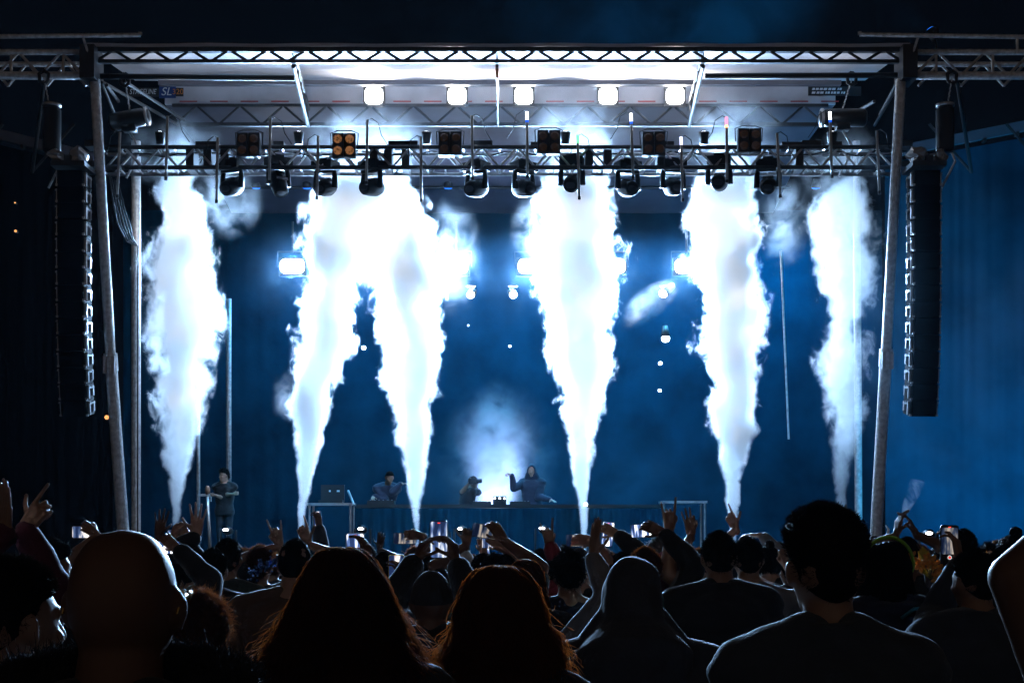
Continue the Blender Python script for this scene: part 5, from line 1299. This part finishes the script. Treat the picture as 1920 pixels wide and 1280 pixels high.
person('arm_over_head', 'person arching one arm over their head left of the quiff', 1462, 1016, 11.0, near=1, skin='tan', hair='short', cloth='jacket', ccol='grey', arms=[(-1, 1430, 1004, .05, 'relax', (-1, 0, .1), (0, 0, -1), (.5, 0, 1))])
FAR = [(60, 1022, 12.5, 'far-off head at the left edge behind the curly man', 'short'), (345, 1018, 13.5, 'far-off head low beside the leftmost smoke jet', 'wavy'), (440, 1016, 14.5, 'far-off head above the small curly head', 'short'), (512, 1024, 12.4, 'far-off head right of the glittering strap', 'curly'),
       (690, 1020, 14, 'far-off head left of the round cropped head', 'short'), (776, 1026, 12.6, 'far-off head under the sideways phone of the third jet', 'curly'), (835, 1024, 13.4, 'far-off head behind the pale baseball cap', 'short'), (960, 1030, 12.2, 'far-off head between the two dark caps of the centre', 'wavy'),
       (1060, 1020, 14, 'far-off head behind the rim-lit man', 'short'), (1135, 1030, 12, 'far-off head below the upright glowing phone', 'curly'), (1185, 1022, 13.5, 'far-off head behind the brown-haired man with teal collar', 'short'), (1290, 1024, 12.8, 'far-off head under the pinched hand', 'wavy'),
       (1470, 1032, 12, 'far-off head left of the quiff, half hidden', 'short'), (1730, 1024, 12.5, 'far-off head above the orange flowers', 'wavy'), (1762, 1018, 14, 'far-off head left of the recording phone', 'short'), (1872, 1012, 14, 'far-off head above the small curly head at the right', 'short')]
FAR += [(332, 1030, 10.2, 'half-hidden head under the small pale phone', 'curly'), (508, 1034, 10.8, 'low head right of the wavy brown hair', 'short'), (604, 1030, 10.4, 'head at the foot of the highest raised arm', 'short'), (676, 1044, 9.8, 'head right behind the white-cased phone', 'wavy'), (772, 1040, 10.2, 'head right of the black cap, under the sideways phone', 'short'),
        (842, 1034, 11.2, 'head between the beanie and the pale cap', 'curly'), (964, 1040, 10.4, 'head just left of the straight auburn hair', 'short'), (1030, 1044, 9.8, 'head left of the rim-lit man', 'wavy'), (1128, 1040, 9.4, 'head behind the raised flat hand', 'short'), (1180, 1034, 10.0, 'head under the dark sleeve of the upright phone', 'curly'),
        (1282, 1034, 10.0, 'head between the horned hand and the pinched hand', 'short'), (1314, 1030, 11.0, 'head left of the stocky man in black', 'wavy'), (1486, 1040, 9.6, 'head half hidden behind the left side of the quiff', 'short'), (1728, 1036, 9.2, 'head behind the bunch of orange flowers', 'short'), (1752, 1034, 10.4, 'head between the flowers and the recording phone', 'curly'), (1862, 1034, 9.4, 'head between the recording man and the right edge heads', 'short')]
for i, (px, top, Y, lab, hs_) in enumerate(FAR):
    person('far%d' % i, lab, px, top, Y, hair=hs_, hcol=('black', 'brown')[i % 2], cloth=('tee', 'hoodie', 'jacket')[i % 3], ccol=('black', 'charcoal', 'navy')[i % 3], hyaw=(i*37) % 50-25)

# ------------------------------------------------------------------ people on stage
STG = 'performers and crew on the stage'
person('dj', 'hooded performer behind the booth stretching one arm to the left', 998, 869, 26.8, zfoot=DECK, yaw=160, hyaw=15, cloth='hoodie', ccol='navy', hood=True, hair='none', near=1, skin='fair', group=STG, arms=[(1, 960, 890, -.2, 'fist', (-.9, 0, .3), (0, 0, -1), (0, 0, -1)), (-1, 1032, 936, -.3, 'flat', (.4, -.6, -.2), (0, 0, -1))])
person('photographer', 'crew member aiming a camera beside the central glow', 872, 892, 27.2, zfoot=DECK, yaw=-60, hair='short', near=1, group=STG, lean=.12, arms=[(1, 884, 908, .1, 'fist', (.2, 0, 1), (-1, 0, 0)), (-1, 880, 905, -.1, 'fist', (.2, 0, 1), (1, 0, 0))])
person('musician', 'blue-lit figure bending over equipment left of the third smoke jet', 722, 884, 26.8, zfoot=DECK, yaw=200, tilt=20, hair='short', lean=.25, cloth='hoodie', ccol='navy', near=1, group=STG, arms=[(-1, 752, 906, -.3, 'relax', (.8, -.3, 0), (0, 0, -1)), (1, 700, 930, -.3, 'relax', (0, -.8, -.3), (0, 0, -1))])
person('crew', 'crew man with dark hair standing with folded arms by the thin mast', 421, 878, 26.6, zfoot=DECK, yaw=170, hyaw=-30, hair='curly', near=1, group=STG, cloth='tee', ccol='black', skin='fair', arms=[(1, 436, 926, -.25, 'fist', (1, 0, .2), (0, 1, 0)), (-1, 404, 928, -.22, 'fist', (-1, 0, .1), (0, 1, 0))])
run_jobs()

# ------------------------------------------------------------------ things people wear and hold
def child_of(key): return PEOPLE[key], np.array(PEOPLE[key].location)
# bald man: gold glasses and fur collar
root, C, HR, s, base, _ = A
m = MB()
for sx in (-1, 1):
    pts = [(sx*.066, .098, .012), (sx*.080, .075, .014), (sx*.0835, .02, .012), (sx*.085, -.012, .006), (sx*.084, -.03, -.012)]
    m.path([C+(np.array(p)*s) @ HR.T for p in pts], [.003, .0045, .004, .003, .002], 8)
    m.path([C+(np.array((sx*.045+.022*math.cos(a), .104, .004+.018*math.sin(a)))*s) @ HR.T for a in np.linspace(0, 6.283, 17)], .0018, 6)
    m.ell(C+(np.array((sx*.083, .05, .012))*s) @ HR.T, (.004, .012, .008))
m.build('glasses', M['glasses'], root, True, origin=base)
def fur(parent, base, c, rx, ry, tr, n, L, seed):
    r = np.random.RandomState(seed); m = MB(); K = 40; J = 14
    P = np.zeros((K, J, 3))
    for i in range(K):
        t = 2*math.pi*i/K; k_ = 1+.12*math.sin(3*t+1)
        for j in range(J):
            a = 2*math.pi*j/J; rr_ = tr*k_*(1+.15*r.randn()*.5)
            P[i, j] = c+np.array(((rx+rr_*math.cos(a))*math.cos(t), (ry+rr_*math.cos(a))*math.sin(t), rr_*math.sin(a)+.03*math.sin(t)))
    m.grid(np.concatenate([P, P[:1]]), True)
    V = [m.verts()-base]; fs = list(m.f); nv = len(V[0])
    t = r.rand(n)*2*math.pi; a = r.rand(n)*2*math.pi
    D = np.stack([np.cos(a)*np.cos(t), np.cos(a)*np.sin(t), np.sin(a)], 1)
    P0 = c-base+np.stack([(rx+tr*np.cos(a))*np.cos(t), (ry+tr*np.cos(a))*np.sin(t), tr*np.sin(a)+.03*np.sin(t)], 1)
    u = np.linspace(-.2, 1, 4)[None, :, None]; Ln = L*(.5+r.rand(n))[:, None, None]
    sw = r.normal(scale=.45, size=(n, 1, 3)); P = P0[:, None]+u*Ln*(D[:, None]+sw*u)
    SV, SQ = strands(P, .0011, .0003); V.append(SV); fs += [(a_+nv, b_+nv, c_+nv, d_+nv) for a_, b_, c_, d_ in SQ.tolist()]
    me = bpy.data.meshes.new('fur_collar'); me.from_pydata(np.concatenate(V).tolist(), [], fs); me.update(); return link('fur_collar', me, pmat('black_fur', (.02, .022, .025), .9), parent)
fur(root, base, np.array((W(232, 0, 2.05).x, 2.01, W(0, 1308, 2.05).z)), .165, .12, .040, 26000, .010, 3)
# wristwatch, bracelet
for key, sd_, lab, mat, rr_ in (('watch', -1, 'wristwatch', 'black_plastic', .036),):
    root, base = child_of(key); p = W(11, 1012, 5.1); m = MB(); m.path([p-Vector((0, 0, .012)), p+Vector((0, 0, .012))], [rr_, rr_], 16); m.box(p+Vector((-.03, -.022, 0)), (.02, .02, .034)); m.build(lab, M[mat], root, True, origin=base)
root, base = child_of('watch'); p = W(42, 1000, 5.2); d = Vector((.5, 0, .8)).normalized(); m = MB(); m.path([p-d*.01, p+d*.01], [.038, .036], 16); m.build('bracelet', M['metal_band'], root, True, origin=base)
# sequin strap, headband, horns, tube, hair clip
root, base = child_of('sequins'); m = MB(); a = W(470, 1076, 8.82); b = W(522, 1046, 8.9)
for i in range(90):
    q = a.lerp(b, rnd.random())+Vector((rnd.gauss(0, .02), rnd.gauss(0, .02), rnd.gauss(0, .02))); m.ell(q, (.009, .005, .009), None, 6, 4)
m.build('sequin_strap', M['sequin'], root, origin=base)
root, base = child_of('headband'); c = W(1668, 1012, 6.2); m = MB(); m.path([c+Vector((-.108*math.cos(a), .02, -.10+.112*math.sin(a))) for a in np.linspace(-.35, 3.5, 20)], .008, 6); m.build('green_headband', pmat('lime_band', (.25, .5, .03), .5), root, True, origin=base)
m = MB(); p = W(1690, 1158, 6.05); m.path([p, p+Vector((.05, -.02, .04)), p+Vector((.10, -.02, .045)), p+Vector((.115, -.01, 0)), p+Vector((.10, 0, -.05))], .008, 8); m.build('blue_drinking_tube', M['blue_tube'], root, True, origin=base)
root, base = child_of('horns_band'); c = W(1642, 1008, 10)
for sx in (-1, 1):
    m = MB(); q = c+Vector((sx*.055, 0, -.01)); m.path([q, q+Vector((sx*.03, 0, .03)), q+Vector((sx*.035, 0, .07)), q+Vector((sx*.015, 0, .10))], [.017, .014, .009, .003], 10)
    m.build('horn', M['sign_white'], root, True, origin=base)
root, base = child_of('clip_bun'); p = W(1882, 1014, 8.45); m = MB()
for i in range(6): m.ell(p+Vector((.02*math.cos(i), -.01, .02*math.sin(i*1.7))), (.008, .008, .008), None, 8, 6)
m.build('hair_clip', M['metal_band'], root, True, origin=base)
# orange flowers
c = W(1738, 1062, 6.62); t = empty('flower_bunch', W(1743, 1084, 6.68), 'bunch of orange flowers held up near the recording phone', 'flowers'); o_ = t.location
r_ = random.Random(4); m = MB(); m2 = MB()
ctr = [(1712, 1046), (1722, 1050), (1733, 1052), (1742, 1056), (1752, 1060), (1758, 1068), (1762, 1078), (1748, 1048), (1716, 1060), (1756, 1085), (1765, 1082), (1738, 1045), (1727, 1062)]
for (px, py) in ctr:
    q = W(px+r_.uniform(-3, 3), py+r_.uniform(-3, 3), 6.6+r_.uniform(-.06, .06)); n_ = r_.randint(4, 6); a0 = r_.random()*6
    for k in range(n_):
        a = a0+k*6.283/n_; R_ = Matrix.Rotation(a, 3, 'Y') @ Matrix.Rotation(r_.uniform(-.5, .5), 3, 'Z')
        m.ell(q+Vector((.017*math.cos(a), r_.uniform(-.01, .01), -.017*math.sin(a))), (.015, .004, .009), R_, 8, 5)
    m2.tube(q, W(1743, 1084, 6.68), .003, 5)
m.build('petals', M['flower'], t, True, origin=o_); m2.build('stems', M['leaf'], t, True, origin=o_)
m = MB()
for k in range(5):
    q = W(1728+k*1.5, 1036+abs(k-2)*3, 6.6); m.ell(q, (.010, .004, .03), Matrix.Rotation((k-2)*.3, 3, 'Y'), 8, 6)
m.build('yellow_leaves', M['leaf'], t, True, origin=o_)

# ------------------------------------------------------------------ booth and stage furniture
zt = W(0, 946, 26).z
bt = empty('booth', (W(900, 0, 26).x, 26, DECK), 'long cloth-fronted booth in front of the hooded performer', 'booth'); bo = bt.location
xa, xb = W(672, 0, 26).x, W(1240, 0, 26).x
m = MB(); m.box(((xa+xb)/2, 26, zt-.03), (xb-xa, .9, .06)); m.build('table_top', M['black_plastic'], bt, origin=bo)
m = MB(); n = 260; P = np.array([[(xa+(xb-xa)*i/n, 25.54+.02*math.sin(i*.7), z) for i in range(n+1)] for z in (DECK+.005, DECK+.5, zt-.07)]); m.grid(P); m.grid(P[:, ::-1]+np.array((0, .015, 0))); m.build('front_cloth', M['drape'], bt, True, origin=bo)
for x in (xa+.1, xb-.1, (xa+xb)/2): m = MB(); m.box((x, 26.3, (DECK+zt)/2), (.06, .06, zt-DECK-.06)); m.build('leg', M['dark_metal'], bt, origin=bo)
def gear(name, lab, px, py0, wpx, hpx, Yg, cat='equipment', leds=0, lid=False):
    k = Yg/F; p = W(px, py0, Yg); w_, h_ = wpx*k, hpx*k
    t = empty(name, p, lab, cat)
    m = MB(); m.box(p+Vector((0, 0, h_/2)), (w_, .35, h_)); m.build('body', M['black_plastic'], t, origin=p)
    m = MB()
    for i in range(6): m.path([p+Vector((-w_*.4+w_*.16*i, -.05, h_)), p+Vector((-w_*.4+w_*.16*i, -.05, h_+.015))], [.014, .012], 8)
    m.build('knobs', M['grey_plastic'], t, origin=p)
    if leds:
        m = MB()
        for i in range(leds): m.ell(p+Vector((w_*.36*(i-(leds-1)/2), -.18, h_-.03)), (.014, .012, .014), None, 8, 6)
        m.build('indicator', FL, t, True, origin=p)
    return t
gear('mixer', 'boxy mixer with three white lights at the middle of the booth', 937, 946, 25, 15, 26.0, 'mixer', leds=3)
gear('media_player', 'flat black player left of the mixer on the booth', 903, 946, 36, 6, 25.95, 'player'); gear('media_player', 'flat black player right of the mixer on the booth', 975, 946, 38, 6, 25.95, 'player')
gear('keyboard', 'dark keyboard at the left end of the booth', 715, 946, 50, 8, 25.95, 'keyboard')
def platform(lab, xa_, xb_, py, Yp, rail):
    k = W((xa_+xb_)/2, py, Yp); t = empty('side_table', (k.x, Yp, DECK), lab, 'table'); o_ = t.location
    m = MB(); m.box((k.x, Yp, k.z-.02), (W(xb_, 0, Yp).x-W(xa_, 0, Yp).x, .6, .04)); m.build('table_top', M['alu'], t, origin=o_)
    for sx in (xa_+4, xb_-4):
        for dy in (-.25, .25):
            m = MB(); x = W(sx, 0, Yp).x; m.tube((x, Yp+dy, DECK), (x, Yp+dy, k.z-.03), .02, 8); m.build('leg', M['alu'], t, origin=o_)
    if rail:
        m = MB(); a = W(rail[0], rail[1], Yp+.2); b = W(xb_, py+4, Yp-.25); m.tube(a, b, .022, 8); m.build('side_rail', M['alu'], t, origin=o_)
platform('metal-edged table with a laptop case left of the booth', 580, 664, 943, 25.2, (653, 920))
platform('pale metal-edged table right of the booth', 1238, 1322, 939, 25.6, None)
p = W(622, 943, 25.2); t = empty('laptop_case', p, 'dark open laptop case on the left side table', 'case')
m = MB(); m.box(p+Vector((0, -.05, .03)), (.42, .3, .05)); m.build('base', M['black_plastic'], t, origin=p)
m = MB(); m.box(p+Vector((0, .14, .18)), (.42, .03, .30)); m.build('lid', M['black_plastic'], t, origin=p)
m = MB(); m.box(p+Vector((-.05, .122, .22)), (.03, .006, .03)); m.box(p+Vector((.1, .122, .22)), (.05, .006, .03)); m.build('sticker', M['sign_white'], t, origin=p)
p = W(886, 902, 27.05); t = empty('camera', p, 'black camera held by the crew member beside the central glow', 'camera')
m = MB(); m.box(p, (.14, .08, .10)); m.box(p+Vector((0, 0, .06)), (.05, .06, .03)); m.build('body', M['black_plastic'], t, origin=p)
m = MB(); m.path([p+Vector((.07, 0, 0)), p+Vector((.18, 0, .01))], [.045, .04], 14); m.build('lens', M['lens'], t, True, origin=p)
q = W(389, 931, 24.2); t = empty('light_stand', (q.x, 24.2, DECK), 'thin metal stand with a small shaded fitting, left on the stage', 'stand'); o_ = t.location
m = MB(); m.path([Vector((q.x+.05, 24.2, DECK)), q], .028, 10); m.build('pole', M['alu'], t, True, origin=o_)
m = MB(); m.box(q+Vector((-.04, 0, .03)), (.16, .06, .04)); m.path([q, q+Vector((.06, 0, .0)), q+Vector((.06, 0, -.08))], .012, 6); m.build('bracket', M['alu'], t, origin=o_)
m = MB(); m.path([q+Vector((0, 0, .04)), q+Vector((0, 0, .15)), q+Vector((0, 0, .19))], [.04, .045, .02], 12); m.build('fitting', CASE['brown'], t, True, origin=o_)
# street lamps glowing far off at the left
for lab, (px, py, Yd, r) in (('nearest amber street lamp glowing behind the pointing hand', (42, 985, 31, .06)), ('faint amber street lamp low at the left edge', (49, 1018, 45, .07)), ('amber street lamp glowing left of the bald head', (140, 1016, 42, .07))):
    p = W(px, py, Yd); b_ = Vector((p.x, p.y, 0)); t = empty('street_lamp', b_, lab, 'street lamp', 'amber street lamps in the distance')
    m = MB(); m.tube(b_, p-Vector((0, 0, .05)), .05, 8); m.build('post', M['dark_metal'], t, origin=b_)
    m = MB(); m.ell(p, (r, r, r), None, 12, 8); m.build('lamp_head', emat('amber_street', (1, .35, .08), 6), t, True, origin=b_)
c = W(1712, 940, 9.2); m = MB(); m.path([W(1692, 975, 9.2)-c, W(1700, 950, 9.2)-c, W(1712, 925, 9.2)-c, W(1722, 900, 9.2)-c], [.015, .03, .045, .05], 12); o = m.build('smoke_cloud', vmat('cigarette_smoke', 1.6, .3, noisy=(9, .45, .6)), None, True); o.location = c; tag(o, 'thin wisp of smoke rising above the two raised hands', 'smoke')
